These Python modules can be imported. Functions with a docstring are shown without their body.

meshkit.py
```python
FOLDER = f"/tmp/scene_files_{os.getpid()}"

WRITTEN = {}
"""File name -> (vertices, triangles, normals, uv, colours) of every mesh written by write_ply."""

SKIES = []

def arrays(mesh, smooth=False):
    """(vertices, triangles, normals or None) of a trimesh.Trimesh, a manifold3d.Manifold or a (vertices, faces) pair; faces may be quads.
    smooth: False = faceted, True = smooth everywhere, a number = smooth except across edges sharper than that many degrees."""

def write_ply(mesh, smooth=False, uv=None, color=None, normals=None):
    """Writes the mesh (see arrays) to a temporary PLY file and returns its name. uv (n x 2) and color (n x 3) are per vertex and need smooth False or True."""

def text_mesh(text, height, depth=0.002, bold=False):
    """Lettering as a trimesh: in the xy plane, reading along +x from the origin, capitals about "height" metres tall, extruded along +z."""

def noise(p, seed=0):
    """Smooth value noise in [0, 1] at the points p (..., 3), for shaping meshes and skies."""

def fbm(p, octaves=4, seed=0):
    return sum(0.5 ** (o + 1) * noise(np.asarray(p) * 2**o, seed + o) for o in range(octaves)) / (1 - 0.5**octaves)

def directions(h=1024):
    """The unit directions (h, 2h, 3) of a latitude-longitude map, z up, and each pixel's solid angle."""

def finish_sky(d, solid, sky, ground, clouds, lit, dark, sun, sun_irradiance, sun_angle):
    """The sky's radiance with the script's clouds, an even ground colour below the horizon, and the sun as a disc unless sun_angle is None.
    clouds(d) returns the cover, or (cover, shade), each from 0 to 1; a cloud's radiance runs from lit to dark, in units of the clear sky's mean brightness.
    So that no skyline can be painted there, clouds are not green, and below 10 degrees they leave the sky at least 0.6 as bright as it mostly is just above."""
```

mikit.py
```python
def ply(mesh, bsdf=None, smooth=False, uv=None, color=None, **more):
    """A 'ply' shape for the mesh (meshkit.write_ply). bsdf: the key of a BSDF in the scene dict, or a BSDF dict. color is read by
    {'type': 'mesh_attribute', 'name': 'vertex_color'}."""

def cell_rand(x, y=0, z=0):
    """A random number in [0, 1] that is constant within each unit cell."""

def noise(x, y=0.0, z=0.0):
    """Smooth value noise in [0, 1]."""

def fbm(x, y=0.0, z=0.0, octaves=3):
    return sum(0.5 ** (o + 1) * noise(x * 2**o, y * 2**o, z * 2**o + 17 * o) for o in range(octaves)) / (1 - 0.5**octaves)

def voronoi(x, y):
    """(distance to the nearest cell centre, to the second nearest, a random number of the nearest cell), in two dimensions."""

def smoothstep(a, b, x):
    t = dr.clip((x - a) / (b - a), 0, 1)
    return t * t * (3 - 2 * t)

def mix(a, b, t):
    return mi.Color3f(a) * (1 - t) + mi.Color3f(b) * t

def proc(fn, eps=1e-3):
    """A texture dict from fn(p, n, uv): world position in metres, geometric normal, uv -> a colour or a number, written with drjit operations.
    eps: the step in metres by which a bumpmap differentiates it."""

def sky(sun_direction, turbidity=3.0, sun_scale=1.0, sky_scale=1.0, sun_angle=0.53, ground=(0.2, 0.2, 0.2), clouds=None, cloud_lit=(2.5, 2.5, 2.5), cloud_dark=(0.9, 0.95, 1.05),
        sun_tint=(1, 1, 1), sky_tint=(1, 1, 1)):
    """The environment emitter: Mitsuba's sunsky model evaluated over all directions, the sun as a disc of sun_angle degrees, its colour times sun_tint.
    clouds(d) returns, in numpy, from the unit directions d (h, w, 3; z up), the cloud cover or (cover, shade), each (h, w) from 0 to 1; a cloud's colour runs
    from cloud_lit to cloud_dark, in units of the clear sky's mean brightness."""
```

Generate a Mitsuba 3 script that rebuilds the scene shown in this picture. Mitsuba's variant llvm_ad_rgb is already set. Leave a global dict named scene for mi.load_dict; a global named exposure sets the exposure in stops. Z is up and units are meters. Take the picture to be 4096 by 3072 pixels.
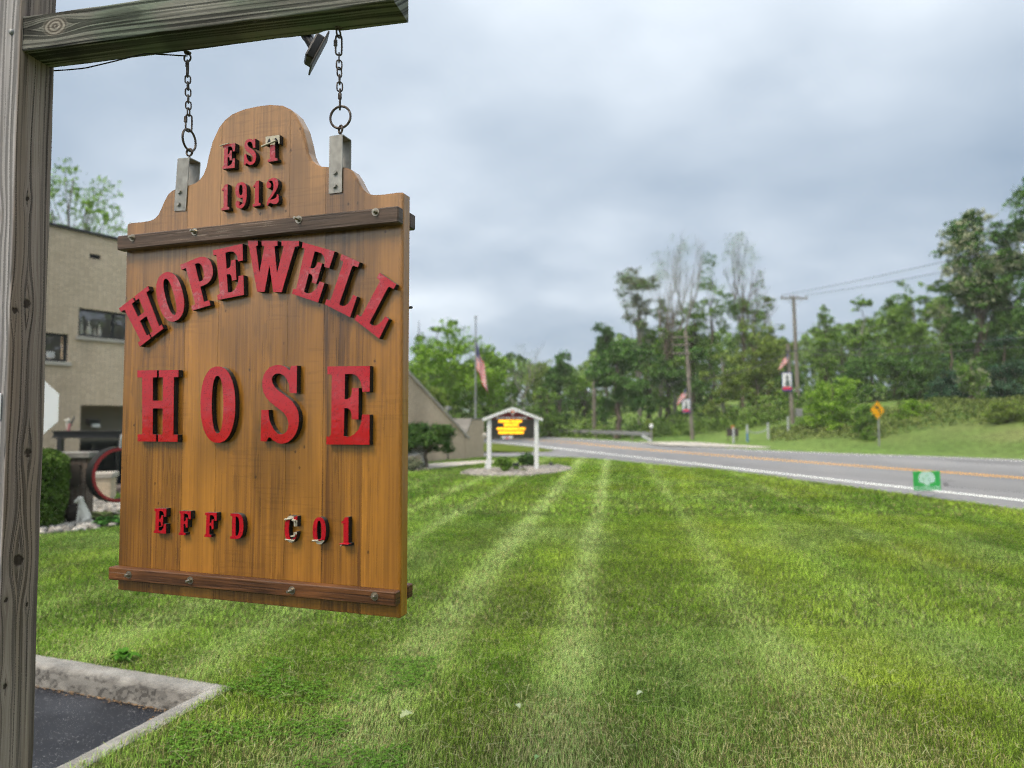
import math, random
import numpy as np
import trimesh, shapely
from shapely.geometry import Polygon, Point, box as sbox, LineString
from shapely.ops import unary_union
from shapely import affinity
import drjit as dr
import mitsuba as mi
import mikit, meshkit
from mikit import noise, fbm, cell_rand, smoothstep, mix, proc

T = mi.ScalarTransform4f
rng = np.random.default_rng(7)
random.seed(7)

# ------------------------------------------------------------------ camera, sky, exposure
EYE = np.array([0.0, 0.0, 1.65])
PITCH = math.atan(34 / 710.0)
FOCAL = 710.0                                   # in pixels of a 1024 wide picture
exposure = 2.65
SUN = np.array([-0.62, -0.62, 1.05])


def overcast(d):
    el = np.clip(d[..., 2], 0, 1)
    s = SUN / np.linalg.norm(SUN)
    q = d / np.maximum(el[..., None] + 0.30, 0.05)           # cloud layer seen in perspective
    q = q * np.array([1.0, 1.25, 0]) + np.array([31.7, 53.5, 0])
    big = meshkit.fbm(q * 0.9, 5, 3)
    small = meshkit.fbm(q * 2.6 + 5, 5, 11)
    n = 0.7 * big + 0.3 * small
    lightness = 0.165 + (n - 0.5) * 0.72 + 0.35 * np.clip(n - 0.55, 0, 1)
    grad = 0.68 * el ** 2.7                                   # overcast skies brighten towards the zenith
    toward = np.clip((d * s).sum(-1), 0, 1) ** 2 * 0.55       # and around the hidden sun
    low = 0.06 * np.exp(-(el / 0.12) ** 2)
    light = np.clip(np.maximum(lightness, 0.0) + grad + toward + low, 0, 1)
    return np.ones_like(el), 1 - light


scene = {"type": "scene"}
labels = {}
scene["air"] = {"type": "homogeneous", "albedo": {"type": "rgb", "value": [0.95, 0.95, 0.95]}, "sigma_t": 0.0006}
scene["camera"] = {
    "type": "thinlens", "fov": 2 * math.degrees(math.atan(512 / FOCAL)), "fov_axis": "x",
    "aperture_radius": 0.0062, "focus_distance": 2.42, "near_clip": 0.05, "far_clip": 2000.0, "medium": {"type": "ref", "id": "air"},
    "to_world": T().look_at(origin=EYE.tolist(), target=[0, math.cos(PITCH), EYE[2] + math.sin(PITCH)], up=[0, 0, 1]),
}
scene["sky"] = mikit.sky(SUN, turbidity=4, sun_scale=0.25, sun_angle=22, clouds=overcast,
                         cloud_lit=(2.85, 2.95, 3.0), cloud_dark=(0.36, 0.54, 0.78), sun_tint=(1.0, 0.97, 0.92), ground=(0.10, 0.13, 0.06))


# ------------------------------------------------------------------ helpers
def numbered(name):
    if name not in taken:
        taken.add(name)
        return name
    i = 1
    while f"{name}_{i:03d}" in taken:
        i += 1
    taken.add(f"{name}_{i:03d}")
    return f"{name}_{i:03d}"


taken = set()


def tag(key, label=None, cat=None, group=None, kind=None):
    d = {}
    if label: d["label"] = label
    if cat: d["category"] = cat
    if group: d["group"] = group
    if kind: d["kind"] = kind
    if d: labels.setdefault(key, {}).update(d)
    return key


def thing(name, label, cat, group=None):
    return tag(numbered(name), label, cat, group)


def obj(name, mesh, bsdf, parent=None, smooth=False, **kw):
    key = numbered(f"{parent}__{name}" if parent else name)
    scene[key] = mikit.ply(mesh, bsdf, smooth=smooth, **kw)
    return key


def struct(name, mesh, bsdf, smooth=False, label=None, kind="structure", **kw):
    key = obj(name, mesh, bsdf, None, smooth, **kw)
    return tag(key, label, None, None, kind)


cat = trimesh.util.concatenate


def bx(size, at=(0, 0, 0), rz=0.0):
    m = trimesh.creation.box(size)
    if rz: m.apply_transform(trimesh.transformations.rotation_matrix(rz, [0, 0, 1]))
    m.apply_translation(at)
    return m


def cbox(size, at=(0, 0, 0), c=0.004):
    """A box with chamfered edges."""
    sx, sy, sz = [s / 2 for s in size]
    pts = []
    for a in (-1, 1):
        for b in (-1, 1):
            for d in (-1, 1):
                pts += [(a * (sx - c), b * (sy - c), d * sz), (a * (sx - c), b * sy, d * (sz - c)), (a * sx, b * (sy - c), d * (sz - c))]
    m = trimesh.convex.convex_hull(np.array(pts))
    m.apply_translation(at)
    return m


def tube(points, radii, sides=8, closed=False):
    p = np.asarray(points, float)
    n = len(p)
    r = np.broadcast_to(np.asarray(radii, float), (n,))
    t = (np.roll(p, -1, 0) - np.roll(p, 1, 0)) if closed else np.gradient(p, axis=0)
    t /= np.linalg.norm(t, axis=1, keepdims=True) + 1e-12
    ref = np.array([0.31, 0.93, 0.2])
    if abs(t @ ref).max() > 0.97: ref = np.array([0.9, -0.2, 0.38])
    a = np.cross(t, ref)
    a /= np.linalg.norm(a, axis=1, keepdims=True) + 1e-12
    b = np.cross(t, a)
    ang = np.arange(sides) * 2 * np.pi / sides
    v = p[:, None] + r[:, None, None] * (np.cos(ang)[None, :, None] * a[:, None] + np.sin(ang)[None, :, None] * b[:, None])
    v = v.reshape(-1, 3)
    f = []
    m = n if closed else n - 1
    for i in range(m):
        i2 = (i + 1) % n
        for j in range(sides):
            j2 = (j + 1) % sides
            f += [(i * sides + j, i2 * sides + j2, i * sides + j2), (i * sides + j, i2 * sides + j, i2 * sides + j2)]
    if not closed:
        v = np.vstack([v, p[0], p[-1]])
        k0, k1 = len(v) - 2, len(v) - 1
        for j in range(sides):
            j2 = (j + 1) % sides
            f += [(k0, j, j2), (k1, (n - 1) * sides + j2, (n - 1) * sides + j)]
    return trimesh.Trimesh(v, np.array(f), process=False)


def cyl(p0, p1, r0, r1=None, sides=14):
    return tube([p0, p1], [r0, r0 if r1 is None else r1], sides)


def extrude(poly, h, eng="earcut"):
    polys = getattr(poly, "geoms", [poly])
    return cat([trimesh.creation.extrude_polygon(g, h, engine=eng) for g in polys if g.area > 1e-10])


def frame(o, x, y, z):
    m = np.eye(4)
    m[:3, 0], m[:3, 1], m[:3, 2], m[:3, 3] = x, y, z, o
    return m


def placed(mesh, m):
    mesh = mesh.copy()
    mesh.apply_transform(m)
    return mesh


def bevel_extrude(poly, h, c):
    """Extrusion along +z whose top edge is bevelled by c."""
    inner = poly.buffer(-c, join_style=2)
    ms = [extrude(poly, h - c)]
    for g in getattr(inner, "geoms", [inner]):
        if g.is_empty: continue
        top = trimesh.creation.extrude_polygon(g, c, engine="earcut")
        top.apply_translation([0, 0, h - c])
        ms.append(top)
    return cat(ms)


def lathe(profile, at=(0, 0, 0), sections=20):
    m = trimesh.creation.revolve(np.array(profile, float), sections=sections)
    m.apply_translation(at)
    return m


def sheet(poly, z):
    """A polygon as a flat sheet facing up at height z."""
    vs, fs, k = [], [], 0
    for g in getattr(poly, "geoms", [poly]):
        v, f = trimesh.creation.triangulate_polygon(g, engine="earcut")
        a = v[f]
        cr = (a[:, 1, 0] - a[:, 0, 0]) * (a[:, 2, 1] - a[:, 0, 1]) - (a[:, 1, 1] - a[:, 0, 1]) * (a[:, 2, 0] - a[:, 0, 0])
        f = np.where(cr[:, None] < 0, f[:, ::-1], f)
        vs.append(np.column_stack([v, np.full(len(v), z)]))
        fs.append(f + k)
        k += len(v)
    return trimesh.Trimesh(np.vstack(vs), np.vstack(fs), process=False)


# ------------------------------------------------------------------ materials
def mat(name, d, two=True):
    scene["mat_" + name] = {"type": "twosided", "bsdf": d} if two else d
    return "mat_" + name


def diffuse(name, rgb):
    return mat(name, {"type": "diffuse", "reflectance": {"type": "rgb", "value": list(rgb)}})


def princ(name, color, rough=0.5, metal=0.0, spec=0.5, bump=None, bscale=1.0, eps=1e-3, **kw):
    c = color if isinstance(color, dict) else {"type": "rgb", "value": list(color)}
    d = {"type": "principled", "base_color": c, "roughness": rough, "metallic": metal, "specular": spec, **kw}
    if bump is not None:
        d = {"type": "bumpmap", "arbitrary": bump if isinstance(bump, dict) else proc(bump, eps), "scale": bscale, "bsdf": d}
    return mat(name, d)


VC = {"type": "mesh_attribute", "name": "vertex_color"}
M_VC = mat("vertex_paint", {"type": "diffuse", "reflectance": VC})
M_LEAF = mat("leaf", {"type": "diffuse", "reflectance": VC})

# the hanging sign's own frame: u along the board, z up, n out of its face
SO = np.array([-1.37724, 2.50565, 0.0])
SU = np.array([0.94665, -0.32227, 0.0])
SN = np.array([-0.32227, -0.94665, 0.0])
SIGN = frame(SO, SU, [0, 0, 1], SN)
JOINTS = [0.1488, 0.2733, 0.4122, 0.5539, 0.6883, 0.8251, 0.9672]
TONE = [0.54, 0.50, 0.72, 0.62, 0.52, 0.68, 0.44, 0.66]
GRAIN = [0.6, 0.75, 0.3, 0.5, 0.6, 0.4, 0.85, 0.45]


def su_coord(p):
    return (p.x - SO[0]) * SU[0] + (p.y - SO[1]) * SU[1], p.z


def board_bits(p):
    u, v = su_coord(p)
    d = (p.x - SO[0]) * SN[0] + (p.y - SO[1]) * SN[1]
    tone, gr, pid = mi.Float(TONE[0]), mi.Float(GRAIN[0]), mi.Float(0)
    for i, j in enumerate(JOINTS):
        tone = dr.select(u > j, TONE[i + 1], tone)
        gr = dr.select(u > j, GRAIN[i + 1], gr)
        pid = dr.select(u > j, i + 1.0, pid)
    uu = u + 0.006 * (noise(u * 5 + pid * 9, v * 1.3) - 0.5) + d * 0.6 + pid * 3.17
    fine = 0.6 * noise(uu * 210, v * 5, pid) + 0.4 * noise(uu * 420, v * 9, pid + 2)
    mid = noise(uu * 105, v * 2.2, pid + 5)
    wide = noise(uu * 22, v * 0.9, pid + 9)
    pores = smoothstep(0.60, 0.80, noise(uu * 240, v * 16, pid + 3)) * smoothstep(0.42, 0.70, noise(uu * 30, v * 3, 4.0))
    return u, v, tone, gr, pid, fine, mid, wide, pores


def board_color(p, n, uv):
    u, v, tone, gr, pid, fine, mid, wide, pores = board_bits(p)
    t = tone + 0.34 * (wide - 0.5) + 0.44 * gr * (mid - 0.5) + 0.66 * (0.35 + 0.65 * gr) * (fine - 0.5)
    c = mix((0.080, 0.030, 0.006), (0.490, 0.215, 0.027), dr.clip(t, 0, 1))
    c = c * (1 - 0.38 * pores * gr)
    # greyer tan towards the top: weathered stain, plus the sky's reflection painted in
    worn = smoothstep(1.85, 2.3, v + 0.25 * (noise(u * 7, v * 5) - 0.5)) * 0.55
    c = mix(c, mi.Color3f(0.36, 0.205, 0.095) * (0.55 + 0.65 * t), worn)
    cross = smoothstep(0.62, 0.75, noise(u * 14, v * 170)) * smoothstep(0.58, 0.72, noise(u * 6, v * 6, 2.0))
    c = c * (1 - 0.10 * cross)
    blot = smoothstep(0.48, 0.78, fbm(u * 4.2 + 2, v * 2.6)) * 0.32 + 0.14 * smoothstep(0.40, 0.0, u) + 0.14 * smoothstep(1.35, 1.05, v)
    c = c * (1 - blot)
    holes = smoothstep(0.990, 0.996, cell_rand(dr.floor(u * 60), dr.floor(v * 60), 3)) * smoothstep(0.30, 0.12, dr.sqrt(dr.square(u * 60 - dr.floor(u * 60) - 0.5) + dr.square((v * 60 - dr.floor(v * 60) - 0.5) * 0.7)))
    return c * (1 - 0.6 * holes)


def board_bump(p, n, uv):
    u, v, tone, gr, pid, fine, mid, wide, pores = board_bits(p)
    return 0.00022 * gr * (fine + 0.8 * mid) - 0.0003 * pores * gr


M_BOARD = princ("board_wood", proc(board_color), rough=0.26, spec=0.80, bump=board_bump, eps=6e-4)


def batten_color(p, n, uv):
    u, v = su_coord(p)
    top = smoothstep(1.5, 2.0, v)
    g = noise(u * 9, v * 260, 3.0) * 0.6 + 0.4 * noise(u * 22, v * 520, 7.0)
    w = noise(u * 5, v * 18)
    dark = mix((0.034, 0.014, 0.006), (0.042, 0.029, 0.023), top)
    lite = mix((0.200, 0.078, 0.024), (0.135, 0.088, 0.064), top)
    c = mix(dark, lite, dr.clip(0.25 + 0.9 * (g - 0.5) + 0.7 * (w - 0.45) + 0.15, 0, 1))
    scratch = smoothstep(0.78, 0.90, noise(u * 11, v * 300, 13.0)) * smoothstep(0.5, 0.8, noise(u * 3, v * 3, 5.0))
    return mix(c, (0.30, 0.25, 0.20), scratch * 0.5)


def batten_bump(p, n, uv):
    u, v = su_coord(p)
    return 0.0007 * noise(u * 9, v * 260, 3.0) + 0.0004 * noise(u * 25, v * 480, 7.0)


M_BATTEN = princ("batten_wood", proc(batten_color), rough=0.5, spec=0.4, bump=batten_bump, eps=8e-4)


def red_color(p, n, uv):
    u, v = su_coord(p)
    blot = fbm(u * 14, v * 14)
    chalk_sheen = smoothstep(0.58, 0.74, fbm(u * 9 + 4, v * 11 + 3) + 0.10 * smoothstep(1.75, 2.1, v)) * (0.30 + 0.70 * smoothstep(1.80, 2.0, v))  # chalked patches, stronger up high where the sky's reflection is painted in
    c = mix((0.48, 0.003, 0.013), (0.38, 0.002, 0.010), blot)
    c = mix(c, (0.40, 0.075, 0.095), 0.40 * chalk_sheen)
    brush = smoothstep(0.60, 0.8, noise(u * 120, v * 150)) * chalk_sheen
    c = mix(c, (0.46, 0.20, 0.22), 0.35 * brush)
    speck = smoothstep(0.74, 0.80, noise(u * 260, v * 260)) * 0.55
    return c * (1 - 0.5 * speck)


def red_bump(p, n, uv):
    u, v = su_coord(p)
    return 0.00012 * noise(u * 110, v * 110) + 0.0003 * noise(u * 30, v * 30)


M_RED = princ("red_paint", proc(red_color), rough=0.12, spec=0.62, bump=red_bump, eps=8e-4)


def core_color(p, n, uv):
    u, v = su_coord(p)
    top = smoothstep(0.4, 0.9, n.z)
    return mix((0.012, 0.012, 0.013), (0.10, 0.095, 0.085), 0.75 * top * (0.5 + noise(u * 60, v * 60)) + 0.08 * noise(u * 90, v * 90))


M_CORE = princ("black_core", proc(core_color), rough=0.6, spec=0.3)
M_PEEL = princ("peeled_backing", (0.50, 0.47, 0.38), rough=0.6)

# post and beam
BYAW = math.radians(14.6)
BU = np.array([math.cos(BYAW), -math.sin(BYAW), 0])
BN = np.array([-math.sin(BYAW), -math.cos(BYAW), 0])
ARM_YAW = math.radians(12.6)
AU = np.array([math.cos(ARM_YAW), -math.sin(ARM_YAW), 0])
AN = np.array([-math.sin(ARM_YAW), -math.cos(ARM_YAW), 0])
KNOTS = [(0.018, 2.02, 0.016), (0.060, 2.05, 0.022), (0.083, 1.53, 0.020), (0.060, 1.16, 0.026), (0.020, 1.035, 0.012), (0.098, 1.0, 0.008), (0.026, 0.745, 0.012), (-0.075, 2.35, 0.02), (-0.10, 1.75, 0.02), (0.05, 2.42, 0.010)]
PC = np.array([-1.71695, 2.41535, 0.0])           # the near corner of the post, between its two faces in view


def post_field(p):
    """(grain coordinate across the faces, z, darkness of knots): the grain bends round the knots."""
    a = (p.x - PC[0]) * BU[0] + (p.y - PC[1]) * BU[1]      # 0 at the corner, negative across the front face
    b = -((p.x - PC[0]) * BN[0] + (p.y - PC[1]) * BN[1])   # 0 at the corner, positive along the right face
    c = b + a
    z = p.z
    knot, push = mi.Float(0), mi.Float(0)
    rings = mi.Float(0)
    for kc, kz, kr in KNOTS:
        dx, dz = (c - kc), (z - kz)
        g = dr.exp(-(dr.square(dx / (kr * 2.2)) + dr.square(dz / (kr * 4.5))))
        push = push + dr.select(dx > 0, 1.0, -1.0) * g * kr * 1.0
        e = dr.sqrt(dr.square(dx / kr) + dr.square(dz / (kr * 1.15))) + 0.55 * (noise(c * 130, z * 130, kz * 9) - 0.5)
        knot = dr.maximum(knot, smoothstep(0.85, 0.45, e))
        rings = dr.maximum(rings, smoothstep(1.7, 0.9, e))
    wob = 0.016 * (noise(z * 1.1, 3.0, 1.0) - 0.5) + 0.010 * (noise(z * 3.1 + 5, c * 6) - 0.5)
    cc = c - push + wob
    return cc, z, knot, rings, c


def post_color(p, n, uv):
    cc, z, knot, rings, c = post_field(p)
    late = 0.65 * noise(cc * 150 + 0.5 * noise(cc * 40, z * 6, 5.0), z * 0.9, 2.0) + 0.35 * noise(cc * 70 + 3, z * 0.5, 12.0)
    late = smoothstep(0.38, 0.62, late)
    fine = noise(cc * 480, z * 5, 4.0)
    broad = noise(cc * 24, z * 0.7, 6.0)
    col = mix((0.060, 0.046, 0.041), (0.350, 0.285, 0.250), dr.clip(0.05 + 0.52 * late + 0.50 * fine + 0.55 * (broad - 0.5), 0, 1))
    warm = smoothstep(0.55, 0.8, noise(cc * 30 + 9, z * 2.2, 8.0))
    col = mix(col, mi.Color3f(0.29, 0.22, 0.165) * (0.5 + 0.6 * late), 0.40 * warm)
    skylit_front = smoothstep(0.004, -0.010, c)  # front face painted paler and bluer for the brighter sky on it
    col = mix(col, mi.Color3f(0.40, 0.40, 0.415) * (0.52 + 0.62 * late), 0.80 * skylit_front)
    crack = smoothstep(0.0026, 0.0004, dr.abs(cc - 0.062 - 0.014 * (noise(z * 1.3, 1.0, 9.0) - 0.5) - 0.02 * (z - 1.6) * 0.3)) * smoothstep(0.36, 0.56, noise(z * 1.1, 4.0, 2.0))
    crack2 = smoothstep(0.0018, 0.0006, dr.abs(c + 0.055 - 0.012 * (noise(z * 1.9, 7.0, 9.0) - 0.5))) * smoothstep(0.45, 0.6, noise(z * 2.2, 9.0, 2.0))
    col = col * (1 - 0.70 * dr.maximum(crack, crack2))
    col = mix(col, mi.Color3f(0.20, 0.165, 0.135), 0.4 * rings * (1 - knot))
    return mix(col, (0.030, 0.021, 0.016), 0.92 * knot)


def post_bump(p, n, uv):
    cc, z, knot, rings, c = post_field(p)
    late = smoothstep(0.34, 0.68, noise(cc * 150, z * 0.9, 2.0))
    crack = smoothstep(0.0030, 0.0004, dr.abs(cc - 0.062 - 0.014 * (noise(z * 1.3, 1.0, 9.0) - 0.5) - 0.02 * (z - 1.6) * 0.3)) * smoothstep(0.36, 0.56, noise(z * 1.1, 4.0, 2.0))
    return 0.0014 * late + 0.0005 * noise(cc * 480, z * 5, 4.0) - 0.003 * knot - 0.0018 * crack


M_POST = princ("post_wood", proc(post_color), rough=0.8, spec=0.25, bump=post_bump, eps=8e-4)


def beam_field(p):
    a = (p.x - PC[0]) * AU[0] + (p.y - PC[1]) * AU[1]
    b = -((p.x - PC[0]) * AN[0] + (p.y - PC[1]) * AN[1])
    h = p.z - b * 0.8
    kx, kz = 0.135, 3.005
    dx, dz = a - kx, p.z - kz
    g = dr.exp(-(dr.square(dx / 0.085) + dr.square(dz / 0.04)))
    push = dr.select(dz > 0, 1.0, -1.0) * g * 0.030
    e = dr.sqrt(dr.square(dx / 0.030) + dr.square(dz / 0.021))
    face = smoothstep(0.03, 0.01, b)
    hh = h - push * face + 0.020 * (noise(a * 2.4, 2.0, 3.0) - 0.5) + 0.03 * a * 0.4
    return a, hh, e, face, b


def beam_color(p, n, uv):
    a, h, e, face, b = beam_field(p)
    late = smoothstep(0.34, 0.68, noise(h * 170, a * 1.2, 1.0))
    fine = noise(h * 520, a * 6, 2.0)
    broad = noise(h * 22, a * 1.6, 3.0)
    col = mix((0.024, 0.026, 0.023), (0.245, 0.250, 0.222), dr.clip(0.12 + 0.62 * late + 0.28 * fine + 0.5 * (broad - 0.5), 0, 1))
    green = smoothstep(0.42, 0.68, fbm(a * 4.5, h * 9 + 4))
    col = mix(col, col * mi.Color3f(0.84, 1.0, 0.90), green)
    ringk = 0.5 + 0.5 * dr.sin(e * 11 + 2 * noise(a * 40, p.z * 40))
    kn = smoothstep(1.9, 1.2, e) * face
    col = mix(col, mix((0.10, 0.085, 0.07), (0.36, 0.34, 0.30), ringk), kn * 0.85)
    crack = smoothstep(0.0022, 0.0006, dr.abs(h - 3.02 - 0.03 * a - 0.02 * (noise(a * 3, 1.0, 5.0) - 0.5))) * smoothstep(0.35, 0.55, noise(a * 4, 6.0, 1.0))
    col = col * (1 - 0.8 * crack)
    return mix(col, col * 0.5, smoothstep(0.55, 0.8, noise(a * 7 + 2, h * 12, 8.0)) * 0.8)


def beam_bump(p, n, uv):
    a, h, e, face, b = beam_field(p)
    late = smoothstep(0.34, 0.68, noise(h * 170, a * 1.2, 1.0))
    return 0.0014 * late + 0.0004 * noise(h * 520, a * 6, 2.0)


M_BEAM = princ("beam_wood", proc(beam_color), rough=0.85, spec=0.2, bump=beam_bump, eps=8e-4)


def steel_color(p, n, uv):
    w = fbm(p.x * 60, p.y * 60, p.z * 40)
    return mix((0.20, 0.195, 0.18), (0.43, 0.43, 0.405), w)


M_STEEL = princ("dull_galvanised", proc(steel_color), rough=0.48, metal=0.55, spec=0.5)


def rust_color(p, n, uv):
    w = fbm(p.x * 150, p.y * 150, p.z * 120)
    return mix((0.045, 0.032, 0.026), (0.17, 0.15, 0.135), smoothstep(0.35, 0.75, w))


M_CHAIN = princ("rusty_chain", proc(rust_color), rough=0.5, metal=0.6)
M_BOLT = princ("bolt_steel", (0.32, 0.29, 0.235), rough=0.3, metal=0.85)
M_BLACK = princ("black_metal", (0.018, 0.019, 0.022), rough=0.4)
M_DARKGREY = princ("dark_grey", (0.05, 0.05, 0.055), rough=0.5)
M_WHITE = princ("white_paint", (0.80, 0.83, 0.86), rough=0.5)
M_GREYM = princ("grey_metal", (0.30, 0.31, 0.32), rough=0.5, metal=0.3)
M_REDRIM = princ("red_rim_paint", (0.30, 0.02, 0.03), rough=0.4)
M_MAROON = princ("maroon_board", (0.16, 0.008, 0.016), rough=0.5)
M_SCREEN = princ("screen_face", (0.035, 0.035, 0.032), rough=0.4)
M_YELLOW = princ("warning_yellow", (0.95, 0.44, 0.0), rough=0.45)
M_GREEN = princ("yard_sign_green", (0.035, 0.40, 0.085), rough=0.5)
M_MINT = princ("yard_sign_mint", (0.50, 0.74, 0.68), rough=0.5)
M_GLASS_DARK = princ("dark_window_glass", (0.006, 0.007, 0.012), rough=0.15, spec=0.15)
M_PALE = princ("pale_stoneware", (0.50, 0.49, 0.45), rough=0.7)
M_ORANGE = princ("orange_paint", (0.62, 0.16, 0.03), rough=0.5)
M_STATUE = princ("statue_stone", (0.58, 0.57, 0.53), rough=0.8)
M_BROWN = princ("dark_brown_metal", (0.055, 0.045, 0.04), rough=0.6)


def concrete_color(p, n, uv):
    w = fbm(p.x * 9, p.y * 9, p.z * 9)
    c = mix((0.19, 0.184, 0.172), (0.38, 0.370, 0.345), w)
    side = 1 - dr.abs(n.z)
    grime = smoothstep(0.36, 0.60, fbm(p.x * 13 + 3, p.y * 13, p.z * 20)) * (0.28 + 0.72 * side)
    spots = smoothstep(0.42, 0.62, noise(p.x * 55, p.y * 55, p.z * 45))
    grit = noise(p.x * 330, p.y * 330, p.z * 330)
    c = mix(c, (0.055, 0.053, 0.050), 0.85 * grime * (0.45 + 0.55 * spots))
    return c * (0.72 + 0.5 * grit)


def concrete_bump(p, n, uv):
    return 0.003 * noise(p.x * 120, p.y * 120, p.z * 120) + 0.004 * noise(p.x * 40, p.y * 40, p.z * 40)


M_KERB = princ("kerb_concrete", proc(concrete_color), rough=0.85, spec=0.2, bump=concrete_bump, eps=2e-3)


def walk_color(p, n, uv):
    return mix((0.36, 0.33, 0.29), (0.50, 0.47, 0.42), fbm(p.x * 3, p.y * 3))


M_WALK = princ("walk_concrete", proc(walk_color), rough=0.85, spec=0.2)


def asphalt_color(p, n, uv):
    w = fbm(p.x * 2.2, p.y * 2.2)
    c = mix((0.010, 0.012, 0.018), (0.028, 0.031, 0.040), smoothstep(0.3, 0.75, w))
    g = noise(p.x * 210, p.y * 210)
    c = c * (0.65 + 0.7 * g)
    pale_specks = smoothstep(0.84, 0.90, noise(p.x * 150 + 7, p.y * 150))  # pale specks scattered at random over the asphalt
    return mix(c, (0.22, 0.22, 0.23), 0.75 * pale_specks)


def asphalt_bump(p, n, uv):
    return 0.004 * noise(p.x * 190, p.y * 190)


M_ASPHALT = princ("sealed_asphalt", proc(asphalt_color), rough=0.6, spec=0.4, bump=asphalt_bump, eps=2e-3)


def road_color(p, n, uv):
    along = p.x * 0.35 * 0.944 - p.y * 0.0
    w = fbm(p.x * 0.5, p.y * 0.22)
    c = mix((0.135, 0.138, 0.146), (0.195, 0.198, 0.206), w)
    streak = noise((p.x + 0.40 * p.y) * 1.1, p.y * 0.05)
    c = c * (0.86 + 0.26 * streak)
    wx = p.x + 0.8 * (noise(p.x * 0.9, p.y * 0.9, 3.0) - 0.5)
    wy = p.y + 0.8 * (noise(p.x * 0.9, p.y * 0.9, 8.0) - 0.5)
    d1, d2, _ = mikit.voronoi(wx * 0.22, wy * 0.16)
    tar = smoothstep(0.020, 0.006, d2 - d1) * smoothstep(0.45, 0.60, noise(p.x * 0.4, p.y * 0.4, 6.0))
    c = c * (1 - 0.55 * tar)
    return c * (0.93 + 0.14 * noise(p.x * 30, p.y * 30))


M_ROAD = princ("road_asphalt", proc(road_color), rough=0.85, spec=0.2)
M_LINE_W = princ("line_white", (0.66, 0.68, 0.67), rough=0.8)
M_LINE_Y = princ("line_yellow", (0.60, 0.30, 0.045), rough=0.8)


def gravel_color(p, n, uv):
    return mix((0.26, 0.25, 0.225), (0.40, 0.385, 0.35), fbm(p.x * 2, p.y * 2))


M_GRAVEL = princ("gravel_drive", proc(gravel_color), rough=0.9, spec=0.1)


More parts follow.
